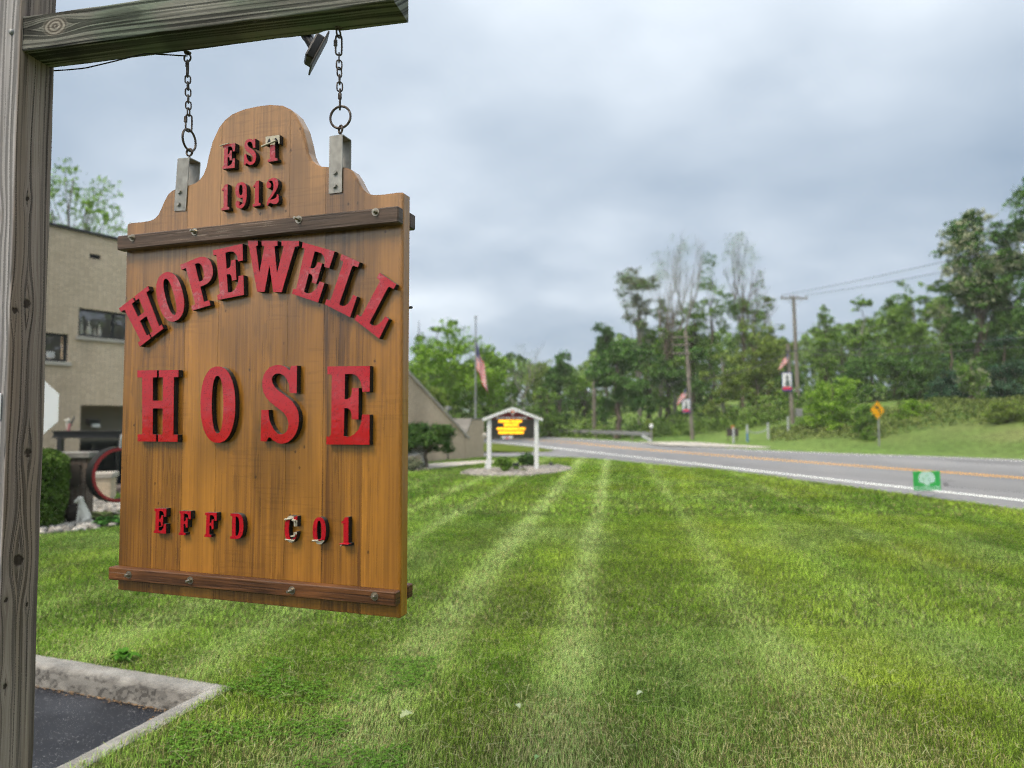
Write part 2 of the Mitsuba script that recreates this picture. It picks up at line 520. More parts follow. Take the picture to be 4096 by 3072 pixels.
def soil_color(p, n, uv):
    w = fbm(p.x * 3, p.y * 3)
    f = noise(p.x * 60, p.y * 60)
    c = mix((0.035, 0.050, 0.012), (0.085, 0.105, 0.026), w)
    return c * (0.6 + 0.8 * f)


M_SOIL = princ("lawn_thatch", proc(soil_color), rough=0.95, spec=0.1)


def bank_color(p, n, uv):
    w = fbm(p.x * 0.25, p.y * 0.25)
    f = noise(p.x * 6, p.y * 6)
    c = mix((0.062, 0.120, 0.026), (0.120, 0.175, 0.046), w)
    dry = smoothstep(0.45, 0.75, fbm(p.x * 0.16 + 8, p.y * 0.22)) * smoothstep(17.0, 27.0, p.x)
    c = mix(c, (0.20, 0.19, 0.085), 0.5 * dry)
    return c * (0.7 + 0.6 * f)


M_BANK = princ("bank_grass", proc(bank_color), rough=0.95, spec=0.1)

# the fire house wall's frame: t along the wall, z up, out of the face
WO = np.array([-9.3, 16.2, 0.0])
WD = np.array([0.506, 0.8625, 0.0]) / math.hypot(0.506, 0.8625)
WN = np.array([WD[1], -WD[0], 0.0])
WALL = frame(WO, WD, [0, 0, 1], WN)


def brick_color(p, n, uv):
    t = (p.x - WO[0]) * WD[0] + (p.y - WO[1]) * WD[1] + ((p.x - WO[0]) * WN[0] + (p.y - WO[1]) * WN[1])
    z = p.z
    row = dr.floor(z / 0.055)
    col = dr.floor(t / 0.105)
    r = cell_rand(col, row, 2)
    c = mix((0.54, 0.430, 0.310), (0.64, 0.520, 0.390), r)
    fz, ft = z / 0.055 - row, t / 0.105 - col
    joint = dr.maximum(smoothstep(0.86, 0.97, fz), smoothstep(0.82, 0.95, ft))
    c = mix(c, (0.42, 0.355, 0.28), 0.6 * joint)
    band = noise(t * 1.3, z * 0.25)
    c = c * (0.84 + 0.32 * band)
    damp = smoothstep(0.5, 0.78, fbm(t * 0.6 + 3, z * 0.22 + 2)) + 0.8 * smoothstep(0.25, 0.02, dr.abs(t + 0.45)) * smoothstep(2.6, 3.4, z) * smoothstep(3.5, 3.3, z)
    return mix(c, c * mi.Color3f(0.66, 0.66, 0.66), 0.6 * dr.clip(damp, 0, 1))


def brick_bump(p, n, uv):
    t = (p.x - WO[0]) * WD[0] + (p.y - WO[1]) * WD[1]
    fz, ft = p.z / 0.055 - dr.floor(p.z / 0.055), t / 0.105 - dr.floor(t / 0.105)
    return -0.006 * dr.maximum(smoothstep(0.84, 0.97, fz), smoothstep(0.82, 0.95, ft))


M_BRICK = princ("buff_brick", proc(brick_color), rough=0.9, spec=0.15, bump=brick_bump, eps=4e-3)


def pier_color(p, n, uv):
    row = dr.floor(p.z / 0.05)
    t = p.x * 0.8 - p.y * 0.6
    col = dr.floor(t / 0.06)
    c = mix((0.085, 0.062, 0.052), (0.165, 0.125, 0.105), cell_rand(col, row, 4))
    j = dr.maximum(smoothstep(0.86, 0.96, p.z / 0.05 - row), smoothstep(0.74, 0.9, t / 0.06 - col))
    return mix(c, (0.26, 0.24, 0.215), 0.6 * j)


M_PIER = princ("pier_brick", proc(pier_color), rough=0.9, spec=0.15)


def bark_color(p, n, uv):
    w = noise(p.x * 9, p.y * 9, p.z * 2.2)
    return mix((0.060, 0.048, 0.038), (0.165, 0.140, 0.115), w)


M_BARK = princ("tree_bark", proc(bark_color), rough=0.95, spec=0.1)
M_PALEBARK = princ("pale_bark", (0.235, 0.225, 0.205), rough=0.95, spec=0.1)


def pole_color(p, n, uv):
    return mix((0.150, 0.132, 0.115), (0.290, 0.265, 0.235), noise(p.x * 20, p.y * 20, p.z * 1.5))


M_POLE = princ("weathered_pole", proc(pole_color), rough=0.9, spec=0.1)

# ================================================================== the setting: lawn, road, kerb, bank
LAWN_EDGE = [(-20, 31.2), (1.24, 30.35), (3.0, 29.6), (4.14, 27.25), (5.6, 24.4), (6.8, 22.6), (7.5, 19.5), (8.58, 15.25), (9.2, 12.76), (10.6, 6.0), (13.5, -14)]
NEAR_LINE = [(14.2, 0.0), (12.0, 8.0), (10.4, 14.5), (9.6, 16.9), (8.75, 19.6), (7.75, 22.8), (6.75, 26.1), (3.35, 36.6), (0.2, 47.0), (-5.5, 58.0), (-14.0, 68.0), (-26.0, 76.0)]
CENTRE = [(20.0, 4.0), (17.4, 11.5), (14.35, 19.9), (11.3, 27.0), (9.9, 30.6), (6.9, 38.5), (3.9, 49.0), (-1.8, 61.0), (-11.5, 71.6), (-24.0, 80.0)]
FAR_LINE = [(27.0, 12.0), (24.5, 18.0), (20.2, 28.0), (14.2, 34.7), (10.9, 40.0), (7.4, 51.0), (1.5, 64.0), (-9.0, 75.5), (-22.0, 84.0)]
EDGE = np.array(FAR_LINE)


def smooth_line(pts, n=120):
    p = np.array(pts, float)
    s = np.r_[0, np.cumsum(np.linalg.norm(np.diff(p, axis=0), axis=1))]
    from scipy.interpolate import PchipInterpolator
    q = np.linspace(0, s[-1], n)
    return np.column_stack([PchipInterpolator(s, p[:, 0])(q), PchipInterpolator(s, p[:, 1])(q)])


FAR_S = smooth_line(FAR_LINE, 160)


def beyond(x, y):
    """Signed distance beyond the road's far edge line (positive on the bank side)."""
    x, y = np.atleast_1d(np.asarray(x, float)), np.atleast_1d(np.asarray(y, float))
    out = np.full(x.shape, 1e9)
    sign = np.ones(x.shape)
    for a, b in zip(FAR_S[:-1], FAR_S[1:]):
        d = b - a
        t = np.clip(((x - a[0]) * d[0] + (y - a[1]) * d[1]) / (d @ d), 0, 1)
        dist = np.hypot(x - a[0] - t * d[0], y - a[1] - t * d[1])
        cr = d[0] * (y - a[1]) - d[1] * (x - a[0])
        sign = np.where(dist < out, np.where(cr > 0, -1, 1), sign)
        out = np.minimum(out, dist)
    return out * sign


def bank_z(x, y):
    d = beyond(x, y)
    x, y = np.atleast_1d(np.asarray(x, float)), np.atleast_1d(np.asarray(y, float))
    right = np.clip((x - 8) / 14, 0.25, 1) + 0.35 * np.clip((x - 19) / 8, 0, 1)
    z = np.clip(d - 3.5, 0, None) * 0.175 * right
    z = np.where(z > 2.4, 2.4 + (z - 2.4) * 0.25, z)
    z = np.minimum(z, 6.0)
    bumps = 0.25 * (meshkit.fbm(np.stack([x * 0.3, y * 0.3, x * 0], -1), 3) - 0.5) * np.clip(d / 5, 0, 1)
    return np.where(d < 0.8, -0.20 + 0.2 * np.clip((d + 0.2), 0, 1), z + bumps)


def bz(x, y):
    return float(bank_z(x, y)[0])


# bank beyond the road, reaching to the horizon (it also runs under the road and the lawn)
gx = np.r_[np.linspace(-600, -70, 14), np.linspace(-65, 90, 180), np.linspace(95, 700, 14)]
gy = np.r_[np.linspace(-500, -40, 10), np.linspace(-36, 150, 200), np.linspace(156, 900, 14)]
GX, GY = np.meshgrid(gx, gy)
GZ = bank_z(GX.ravel(), GY.ravel())
i, j = np.meshgrid(np.arange(len(gx) - 1), np.arange(len(gy) - 1))
a0 = (j * len(gx) + i).ravel()
quads = np.column_stack([a0, a0 + 1, a0 + len(gx) + 1, a0 + len(gx)])
struct("hillside", (np.column_stack([GX.ravel(), GY.ravel(), GZ]), quads), M_BANK, True, "grassy ground rising gently beyond the far side of the road")

# parking lot corner with its kerb
K_CORNER_OUT = np.array([-1.70, 4.43])
KD1 = np.array([-1.567, 0.578]) / math.hypot(1.567, 0.578)     # the far kerb, running left
KD2 = np.array([-0.298, -0.954]) / math.hypot(0.298, 0.954)    # the near kerb, running towards the camera
KW = 0.145
K1N = np.array([-KD1[1], KD1[0]])
K1N = K1N if K1N @ KD2 > 0 else -K1N
K2N = np.array([-KD2[1], KD2[0]])
K2N = K2N if K2N @ KD1 > 0 else -K2N
K_CORNER_IN = K_CORNER_OUT + np.linalg.solve(np.column_stack([KD1, -KD2]), KW * K2N - KW * K1N)[0] * KD1 + KW * K1N
L1, L2 = 16.0, 18.0
park_outer = Polygon([K_CORNER_OUT, K_CORNER_OUT + KD1 * L1, K_CORNER_OUT + KD1 * L1 + KD2 * L2, K_CORNER_OUT + KD2 * L2])
struct("parking_lot", sheet(park_outer, -0.130), M_ASPHALT, False, "black sealed asphalt of the car park corner inside the kerb")

edge_pts = shapely.segmentize(LineString(LAWN_EDGE[1:]), 0.22)
jg = np.random.default_rng(12)
edge_pts = [(x + 0.16 * (meshkit.fbm(np.array([x * 1.3, y * 1.3, 0.0]), 3) - .5) * 2 + jg.normal() * .018, y) for x, y in edge_pts.coords]
lawn_poly = Polygon([LAWN_EDGE[0]] + edge_pts + [(-60, -14), (-60, 31.2)]).buffer(0).difference(park_outer.buffer(-0.03))
verge = LineString(LAWN_EDGE[1:]).buffer(0.22).difference(lawn_poly.buffer(-0.15))
struct("verge", sheet(verge, -0.022), M_SOIL, False, "ragged strip of bare soil between the lawn's edge and the road")
BED1 = Polygon([(-1.42, 21.0), (-1.0, 20.45), (-0.3, 20.2), (0.5, 20.5), (1.2, 21.3), (1.75, 22.6), (1.85, 23.5), (1.5, 24.4), (0.9, 24.3), (0.3, 24.0), (-0.6, 23.2), (-1.3, 22.2)]).buffer(0.12)
BED2 = Polygon([(-5.6, 11.3), (-6.0, 10.95), (-6.53, 10.35), (-7.2, 10.05), (-8.4, 9.8), (-9.4, 9.4), (-11, 13), (-8.6, 14.4), (-6.0, 12.7), (-5.2, 11.9)]).buffer(0.1)
WALK = Polygon([(-3.15, 22.1), (-1.6, 25.0), (-0.75, 26.4), (-0.35, 27.2), (-1.2, 27.6), (-2.2, 26.6), (-3.6, 24.9), (-6.5, 20.2), (-9.0, 15.9), (-8.1, 15.2), (-5.6, 18.6)])
struct("lawn", sheet(lawn_poly.difference(unary_union([BED1.buffer(-0.05), BED2.buffer(-0.05), WALK.buffer(-0.02)])), 0.0), M_SOIL, False, "mown front lawn striped by the mower")

road_poly = Polygon([(p[0] - 3.2, p[1] - 2.5) for p in NEAR_LINE[:1]] + [(p[0] - 2.6, p[1] - 1.0) for p in NEAR_LINE] + [(q[0] + 0.9, q[1] + 0.55) for q in smooth_line(FAR_LINE, 40)[::-1]]).buffer(0)
drive = Polygon([(-9, 29.0), (6, 27.0), (8, 30), (4.6, 36.5), (2.2, 35.0), (-0.6, 34.2), (-9, 34.0)])
struct("road", sheet(unary_union([road_poly, drive]), -0.030), M_ROAD, False, "two lane grey asphalt road curving left past the lawn")
island = Polygon([(-0.75, 35.6), (0.6, 35.0), (1.9, 35.6), (2.2, 37.0), (1.2, 41.0), (-0.8, 46), (-5, 52), (-9, 55), (-9, 36.5)])
struct("grass_island", sheet(island, -0.012), mat("island_grass", {"type": "diffuse", "reflectance": {"type": "rgb", "value": [0.115, 0.155, 0.03]}}), False, "small green grass island between driveway and road")


def ribbon(line, w, z):
    p = smooth_line(line, 140)
    t = np.gradient(p, axis=0)
    t /= np.linalg.norm(t, axis=1, keepdims=True)
    nn = np.column_stack([-t[:, 1], t[:, 0]]) * w / 2
    v = np.column_stack([np.vstack([p + nn, p - nn]), np.full(2 * len(p), z)])
    k = len(p)
    q = np.array([(m, k + m, k + m + 1, m + 1) for m in range(k - 1)])
    q = np.array([[r[0], r[3], r[2], r[1]] for r in q])
    tri = np.vstack([q[:, [0, 1, 2]], q[:, [0, 2, 3]]])
    mm = trimesh.Trimesh(v, tri, process=False)
    if mm.face_normals[:, 2].mean() < 0: mm.faces = mm.faces[:, ::-1]
    return mm


def offset_line(line, d):
    p = smooth_line(line, 30)
    t = np.gradient(p, axis=0)
    t /= np.linalg.norm(t, axis=1, keepdims=True)
    return (p + np.column_stack([-t[:, 1], t[:, 0]]) * d).tolist()


struct("road__edge_line", ribbon(NEAR_LINE, 0.20, -0.025), M_LINE_W, kind=None)
struct("road__edge_line", ribbon(FAR_LINE, 0.18, -0.025), M_LINE_W, kind=None)
for dd in (-0.14, 0.14):
    struct("road__centre_line", ribbon(offset_line(CENTRE, dd), 0.17, -0.025), M_LINE_Y, kind=None)
struct("gravel_drive", sheet(Polygon([(9.0, 42.5), (13.4, 38.6), (15.2, 40.2), (15.6, 43.6), (14.4, 46.5), (11.5, 48.5), (8.6, 48.2)]), 0.035), M_GRAVEL, False, "pale gravel side drive joining the far side of the road")
struct("concrete_walk", sheet(WALK, 0.012), M_WALK, False, "pale concrete walk along the foot of the brick wall")

# kerb sections: rounded top, mitred at the corner
prof = [(0.0, -0.16), (0.0, 0.006)] + [(0.015 + 0.0, 0.012)] + [(KW - 0.045 + 0.045 * math.sin(t), -0.033 + 0.045 * math.cos(t)) for t in np.linspace(0, math.pi / 2 * 0.92, 7)] + [(KW + 0.012, -0.16)]


def kerb_run(p_start_out, p_start_in, d, nrm, length, gap0=0.0):
    """Sweeps the section along d; its first end lies on the mitre from the outer to the inner corner."""
    rows = []
    steps = np.r_[0, np.linspace(0.06, length, int(length / 0.06))]
    for k, s in enumerate(steps):
        row = []
        for w, z in prof:
            base = p_start_out + (p_start_in - p_start_out) * (w / KW) if k == 0 else p_start_out + nrm * w + d * max(s, (w / KW) * ((p_start_in - p_start_out) @ d))
            if k == 0: base = base + d * gap0
            jit = 0.004 * (meshkit.noise(np.array([base[0] * 14, base[1] * 14, z * 30])) - 0.5)
            row.append((base[0] + nrm[0] * jit, base[1] + nrm[1] * jit, z + jit))
        rows.append(row)
    v = np.array(rows).reshape(-1, 3)
    m = len(prof)
    f = [(r * m + c, (r + 1) * m + c, (r + 1) * m + c + 1, r * m + c + 1) for r in range(len(rows) - 1) for c in range(m - 1)]
    f = np.array(f)
    tri = np.vstack([f[:, [0, 1, 2]], f[:, [0, 2, 3]]])
    cap0 = trimesh.creation.triangulate_polygon(Polygon(prof), engine="earcut")[1]
    tri = np.vstack([tri, cap0])
    mm = trimesh.Trimesh(v, tri, process=False)
    top = mm.face_normals[np.abs(mm.face_normals[:, 2]) > 0.9]
    if len(top) and top[:, 2].mean() < 0: mm.faces = mm.faces[:, ::-1]
    return mm


kerb = tag(numbered("kerb"), "weathered grey concrete kerb turning the corner of the car park", None, None, "structure")
start1, start2 = K_CORNER_OUT, K_CORNER_OUT
obj("section", kerb_run(K_CORNER_OUT, K_CORNER_IN, KD1, K1N, 3.0, 0.003), M_KERB, kerb, 40)
obj("section", kerb_run(K_CORNER_OUT, K_CORNER_IN, KD2, K2N, 3.0, 0.003), M_KERB, kerb, 40)
obj("section", kerb_run(K_CORNER_OUT + KD1 * 3.01, K_CORNER_OUT + KD1 * 3.01 + K1N * KW, KD1, K1N, 6.0), M_KERB, kerb, 40)

# ================================================================== the hanging sign
ANG = 30


def on_sign(mesh):
    return placed(mesh, SIGN)


sign = thing("hanging_sign", "big varnished wooden board with red slab letters hanging by two chains from the beam", "hanging sign")
half = [(0.0, 2.341), (0.006, 2.345), (0.02, 2.346), (0.073, 2.345), (0.105, 2.347), (0.125, 2.353), (0.141, 2.366), (0.153, 2.385), (0.165, 2.408), (0.182, 2.433), (0.20, 2.444), (0.224, 2.450), (0.27, 2.455), (0.30, 2.460), (0.318, 2.470), (0.333, 2.485), (0.345, 2.510), (0.354, 2.548), (0.369, 2.596), (0.396, 2.643), (0.420, 2.666), (0.45, 2.682), (0.50, 2.692)]
CW = 1.1015
prof2 = half + [(CW / 2, 2.694)] + [(CW - x, z) for x, z in half[::-1]]
outline = Polygon([(0.004, 1.051), (0.0, 1.056)] + prof2 + [(CW, 1.056), (CW - 0.004, 1.051)]).buffer(0.004).buffer(-0.004)
BT = 0.045


def rounded_plank(poly, left_end, right_end):
    """One board of the panel, from the back (-BT) to the face (0); the outline's outer edges are rounded over."""
    layers = []
    r = 0.009
    steps = [0.0, 0.3, 0.6, 0.85, 1.0]
    whole = outline
    zs, ins = [-BT], [0.0]
    parts = []
    prev = -BT
    for s in np.linspace(0, math.pi / 2, 6):
        zs.append(-r + r * math.sin(s))
        ins.append(r - r * math.cos(s))
    for k in range(len(zs) - 1):
        shape = poly.intersection(whole.buffer(-ins[k + 1] if k else 0, join_style=1))
        h = zs[k + 1] - zs[k]
        if h <= 1e-6 or shape.is_empty: continue
        m = extrude(shape, h)
        m.apply_translation([0, 0, zs[k]])
        parts.append(m)
    return cat(parts)


edges = [-0.05] + JOINTS + [1.2]
for k in range(8):
    strip = sbox(edges[k] + (0.00035 if k else 0), 0.9, edges[k + 1] - (0.00035 if k < 7 else 0), 3.0)
    piece = outline.intersection(strip)
    m = rounded_plank(piece, k == 0, k == 7)
    m.apply_translation([0, 0, 0.00035 * ((k * 5) % 3 - 1)])
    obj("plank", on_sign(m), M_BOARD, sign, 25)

# battens with their bolts, front and back
BOLTS = {"top": [(0.068, 2.278), (0.339, 2.276), (0.751, 2.280), (1.027, 2.278)], "bottom": [(0.091, 1.118), (0.352, 1.118), (0.746, 1.116), (1.036, 1.121)]}


def batten(u0, u1, z0, z1, d0, d1):
    m = trimesh.creation.box((u1 - u0, z1 - z0, d1 - d0))
    m = cbox((u1 - u0, z1 - z0, d1 - d0), ((u0 + u1) / 2, (z0 + z1) / 2, (d0 + d1) / 2), 0.0035)
    return m


def bolt_mesh(tilt=0.0, proud=0.016):
    hexa = Point(0, 0).buffer(0.0085, quad_segs=8)
    nut = extrude(Polygon([(0.0078 * math.cos(a), 0.0078 * math.sin(a)) for a in np.arange(6) * math.pi / 3 + tilt]), 0.0065)
    nut.apply_translation([0, 0, 0.0016])
    washer = extrude(Point(0, 0).buffer(0.0125, quad_segs=8), 0.0016)
    rings = [(0.0001, 0.0)]
    prof = [(0.0, 0.006)] + [(0.0046 if q % 2 else 0.0038, 0.006 + q * 0.0014) for q in range(int(proud / 0.0014))]
    prof += [(0.0, prof[-1][1] + 0.0008)]
    return cat([washer, nut, lathe(prof, sections=12)])


for nm, z0, z1 in (("top", 2.2400, 2.2905), ("bottom", 1.0945, 1.1375)):
    b = obj("batten", on_sign(batten(-0.002, 1.104, z0, z1, 0.0015, 0.036)), M_BATTEN, sign)
    tag(b, "weathered grey brown batten bolted across under the year" if nm == "top" else "dark brown batten bolted across the foot of the board")
    for k, (bu_, bz_) in enumerate(BOLTS[nm]):
        m = placed(bolt_mesh(0.3 * k, 0.012 + 0.004 * ((k * 7) % 3)), trimesh.transformations.translation_matrix([bu_, bz_, 0.036]))
        obj("bolt", on_sign(m), M_BOLT, b, 40)
    b2 = obj("batten", on_sign(batten(-0.002, 1.104, z0 + 0.004, z1 + 0.002, -BT - 0.036, -BT - 0.0015)), M_BATTEN, sign)
m = placed(bolt_mesh(0.2, 0.02), trimesh.transformations.rotation_matrix(math.pi / 2, [0, 1, 0]))
m.apply_translation([CW - 0.02, 1.995, -BT - 0.012])
obj("side_bolt", on_sign(m), M_BLACK, sign, 40)

# ---- letters: canonical outlines in a unit square, laid into four corners on the board


def norm(pts, x0, y0, x1, y1):
    return [((x - x0) / (x1 - x0), (y1 - y) / (y1 - y0)) for x, y in pts]


def ell(cx, cy, rx, ry, e=2.0, n=40):
    t = np.linspace(0, 2 * math.pi, n, endpoint=False)
    c, s = np.cos(t), np.sin(t)
    return Polygon(np.column_stack([cx + rx * np.sign(c) * np.abs(c) ** (2 / e), cy + ry * np.sign(s) * np.abs(s) ** (2 / e)]))


def fillet(poly, r=0.012):
    return poly.buffer(r, quad_segs=4).buffer(-2 * r, quad_segs=4).buffer(r, quad_segs=4)


GL = {}
GL["H"] = unary_union([sbox(0, 0.9, .485, 1), sbox(.53, .9, 1, 1), sbox(0, 0, .47, .1), sbox(.515, 0, 1, .1), sbox(.12, .05, .385, .95), sbox(.63, .05, .895, .95), sbox(.3, .464, .7, .572)])
GL["H"] = GL["H"].buffer(.015, quad_segs=3).buffer(-.015, quad_segs=3).difference(unary_union([sbox(.487, .86, .528, 1.1), sbox(.472, -.1, .513, .14)]))
GL["O"] = ell(.5, .5, .5, .5, 2.25).difference(ell(.495, .5, .165, .375, 2.3))
GL["S"] = Polygon(norm([(665, 175), (755, 170), (750, 620), (640, 610), (625, 470), (590, 390), (540, 325), (470, 297), (410, 305), (365, 345), (352, 395), (365, 455), (400, 520), (450, 570), (520, 620), (600, 680), (680, 750), (735, 830), (770, 910), (783, 990), (785, 1070), (770, 1170), (735, 1270), (680, 1350), (610, 1405), (530, 1430), (450, 1420), (380, 1380), (335, 1340), (310, 1322), (298, 1330), (265, 1390), (170, 1390), (180, 885), (298, 885), (300, 960), (315, 1050), (345, 1130), (390, 1210), (440, 1262), (490, 1280), (545, 1270), (585, 1235), (610, 1185), (620, 1120), (610, 1050), (585, 990), (540, 930), (480, 880), (400, 820), (320, 755), (255, 680), (215, 600), (195, 510), (195, 420), (215, 330), (255, 260), (310, 205), (380, 170), (440, 157), (510, 165), (570, 190), (615, 230), (640, 245)], 170, 155, 785, 1430))
E_TOP = [(1237, 183), (1927, 183), (1925, 597), (1808, 600), (1800, 520), (1785, 450), (1755, 390), (1715, 340), (1660, 315), (1610, 310), (1527, 312), (1525, 715), (1570, 712), (1610, 690), (1632, 640), (1640, 590), (1640, 535), (1750, 535), (1748, 1040), (1638, 1038), (1635, 960), (1620, 900), (1585, 862), (1520, 858)]
E_LOW = [(1515, 1305), (1560, 1318), (1620, 1312), (1690, 1270), (1750, 1200), (1785, 1110), (1800, 1030), (1805, 960), (1925, 962), (1925, 1445), (1230, 1445), (1230, 1315), (1270, 1315), (1300, 1300), (1308, 1270)]
E_END = [(1310, 330), (1295, 315), (1237, 312)]
F_LOW = [(1515, 1300), (1530, 1318), (1560, 1322), (1625, 1322), (1625, 1445), (1230, 1445), (1230, 1322), (1270, 1318), (1300, 1300), (1308, 1270)]
GL["E"] = Polygon(norm(E_TOP + E_LOW + E_END, 1230, 183, 1927, 1445))
GL["F"] = Polygon(norm(E_TOP + F_LOW + E_END, 1230, 183, 1927, 1445))
GL["P"] = fillet(unary_union([sbox(0, .89, .5, 1), sbox(.16, .04, .47, .96), sbox(0, 0, .66, .105), ell(.55, .71, .45, .29, 2.3).intersection(sbox(.4, 0, 1.1, 1.1)), sbox(.3, .42, .55, 1)]).difference(unary_union([ell(.535, .71, .15, .185, 2.4).intersection(sbox(.47, 0, 1, 1)), sbox(.47, .525, .54, .895)])), .008)
GL["W"] = Polygon([(0, 1), (.197, 1), (.197, .905), (.16, .89), (.215, .374), (.325, .89), (.274, .905), (.274, 1), (.585, 1), (.585, .905), (.525, .89), (.566, .366), (.705, .89), (.664, .905), (.664, 1), (1, 1), (1, .90), (.925, .885), (.655, 0), (.484, 0), (.42, .52), (.311, 0), (.156, 0), (.017, .885), (0, .89)])
GL["L"] = Polygon([(0, 1), (.70, 1), (.70, .9), (.53, .89), (.50, .86), (.49, .14), (.52, .115), (.60, .12), (.70, .15), (.78, .215), (.83, .31), (.85, .40), (1, .40), (1, 0), (0, 0), (0, .11), (.12, .115), (.15, .14), (.15, .86), (.12, .885), (0, .89)])
GL["T"] = Polygon([(0, 1), (1, 1), (1, .66), (.90, .66), (.87, .76), (.82, .84), (.75, .885), (.68, .895), (.68, .12), (.72, .105), (.84, .10), (.84, 0), (.16, 0), (.16, .1), (.28, .105), (.32, .12), (.32, .895), (.25, .885), (.18, .84), (.13, .76), (.10, .66), (0, .66)])
GL["D"] = fillet(unary_union([ell(.45, .5, .55, .5, 2.5).intersection(sbox(.3, 0, 1.1, 1)), sbox(.13, 0, .5, 1), sbox(0, 0, .4, .1), sbox(0, .9, .4, 1)]).difference(unary_union([ell(.42, .5, .26, .385, 2.6).intersection(sbox(.42, 0, 1, 1)), sbox(.41, .13, .5, .87)])), .008)
GL["C"] = unary_union([ell(.5, .5, .5, .5, 2.3).difference(ell(.56, .5, .21, .385, 2.3)).difference(sbox(.6, .40, 1.2, .60)), sbox(.86, .60, 1, 1).intersection(sbox(0, 0, 1, .98)), ])
GL["C"] = GL["C"].buffer(0)
GL["1"] = Polygon([(.40, .985), (.46, 1), (.78, 1), (.78, .13), (.82, .1), (1, .095), (1, 0), (0, 0), (0, .095), (.20, .1), (.27, .13), (.27, .80), (.20, .785), (.06, .775), (.06, .85), (.22, .885)])
ring9 = ell(.5, .70, .5, .30, 2.2).difference(ell(.5, .70, .17, .205, 2.2))
tail9 = ell(.45, .52, .55, .52, 2.3).difference(ell(.40, .55, .27, .44, 2.2)).intersection(unary_union([sbox(.66, 0, 1.1, .72), sbox(0, -.1, 1.1, .16)]))
GL["9"] = unary_union([ring9, tail9, ell(.19, .20, .19, .105)]).buffer(.004)
GL["2"] = Polygon(norm([(930, 1040), (945, 985), (985, 935), (1050, 912), (1105, 925), (1140, 970), (1147, 1040), (1132, 1100), (1102, 1160), (1055, 1230), (1010, 1285), (990, 1310), (1012, 1302), (1060, 1295), (1090, 1285), (1115, 1260), (1120, 1220), (1138, 1220), (1150, 1270), (1152, 1330), (1137, 1370), (1105, 1392), (1060, 1388), (1010, 1360), (975, 1365), (960, 1397), (936, 1392), (940, 1340), (965, 1280), (1000, 1230), (1048, 1150), (1062, 1090), (1060, 1020), (1043, 975), (1010, 960), (985, 970), (980, 985), (1010, 1005), (1022, 1045), (1010, 1080), (980, 1097), (945, 1085)], 930, 912, 1152, 1397)).buffer(0)

QUADS = [
    ("E", [(0.4348, 2.5662), (0.4851, 2.5676), (0.4852, 2.4831), (0.4344, 2.4851)], "est"),
    ("S", [(0.5209, 2.5757), (0.5679, 2.5735), (0.5716, 2.4837), (0.5217, 2.4867)], "est"),
    ("T", [(0.6059, 2.5733), (0.6605, 2.5729), (0.6638, 2.4881), (0.6076, 2.4871)], "est"),
    ("1", [(0.4321, 2.4298), (0.4649, 2.4317), (0.4653, 2.3449), (0.4342, 2.344)], "year"),
    ("9", [(0.4878, 2.4316), (0.5344, 2.4313), (0.5362, 2.3439), (0.4907, 2.3434)], "year"),
    ("1", [(0.5596, 2.4276), (0.5901, 2.4304), (0.5911, 2.3461), (0.5602, 2.3444)], "year"),
    ("2", [(0.6114, 2.4334), (0.6593, 2.4328), (0.6632, 2.3438), (0.6143, 2.3429)], "year"),
    ("H", [(-0.0008, 2.0355), (0.1277, 2.1078), (0.2001, 1.9558), (0.0985, 1.8973)], "arc"),
    ("O", [(0.1436, 2.1305), (0.2483, 2.1663), (0.3074, 1.9999), (0.2047, 1.9622)], "arc"),
    ("P", [(0.2657, 2.1714), (0.3888, 2.2046), (0.4362, 2.034), (0.3226, 2.0119)], "arc"),
    ("E", [(0.401, 2.2113), (0.5233, 2.2245), (0.5331, 2.0539), (0.4269, 2.0422)], "arc"),
    ("W", [(0.5445, 2.233), (0.7426, 2.2157), (0.7463, 2.0492), (0.5541, 2.0635)], "arc"),
    ("E", [(0.7557, 2.2105), (0.8753, 2.1717), (0.8173, 2.0129), (0.719, 2.0466)], "arc"),
    ("L", [(0.9003, 2.1614), (0.9918, 2.1185), (0.933, 1.9614), (0.841, 2.0062)], "arc"),
    ("L", [(1.0346, 2.0938), (1.116, 2.0379), (1.0352, 1.891), (0.948, 1.9538)], "arc"),
    ("H", [(0.0897, 1.815), (0.2694, 1.8125), (0.2723, 1.5692), (0.0991, 1.5695)], "hose"),
    ("O", [(0.3616, 1.8224), (0.5034, 1.8191), (0.5091, 1.5687), (0.3683, 1.5672)], "hose"),
    ("S", [(0.6034, 1.8224), (0.7489, 1.8188), (0.7532, 1.5686), (0.6086, 1.5669)], "hose"),
    ("E", [(0.8522, 1.8109), (1.0039, 1.8089), (1.0055, 1.5683), (0.853, 1.5678)], "hose"),
    ("E", [(0.1789, 1.343), (0.2298, 1.3451), (0.2307, 1.2608), (0.1783, 1.2608)], "foot"),
    ("F", [(0.2853, 1.3387), (0.3333, 1.3404), (0.334, 1.2606), (0.2856, 1.2593)], "foot"),
    ("F", [(0.3921, 1.3385), (0.4397, 1.3398), (0.4397, 1.2597), (0.3913, 1.2589)], "foot"),
    ("D", [(0.4944, 1.3398), (0.5461, 1.3413), (0.5465, 1.2593), (0.4951, 1.2584)], "foot"),
    ("C", [(0.7029, 1.3428), (0.75, 1.3437), (0.7502, 1.2594), (0.7045, 1.2583)], "foot"),
    ("O", [(0.8062, 1.3417), (0.8541, 1.3439), (0.8553, 1.2598), (0.808, 1.2579)], "foot"),
    ("1", [(0.9072, 1.3457), (0.9413, 1.3478), (0.9424, 1.2604), (0.9084, 1.2596)], "foot"),
]


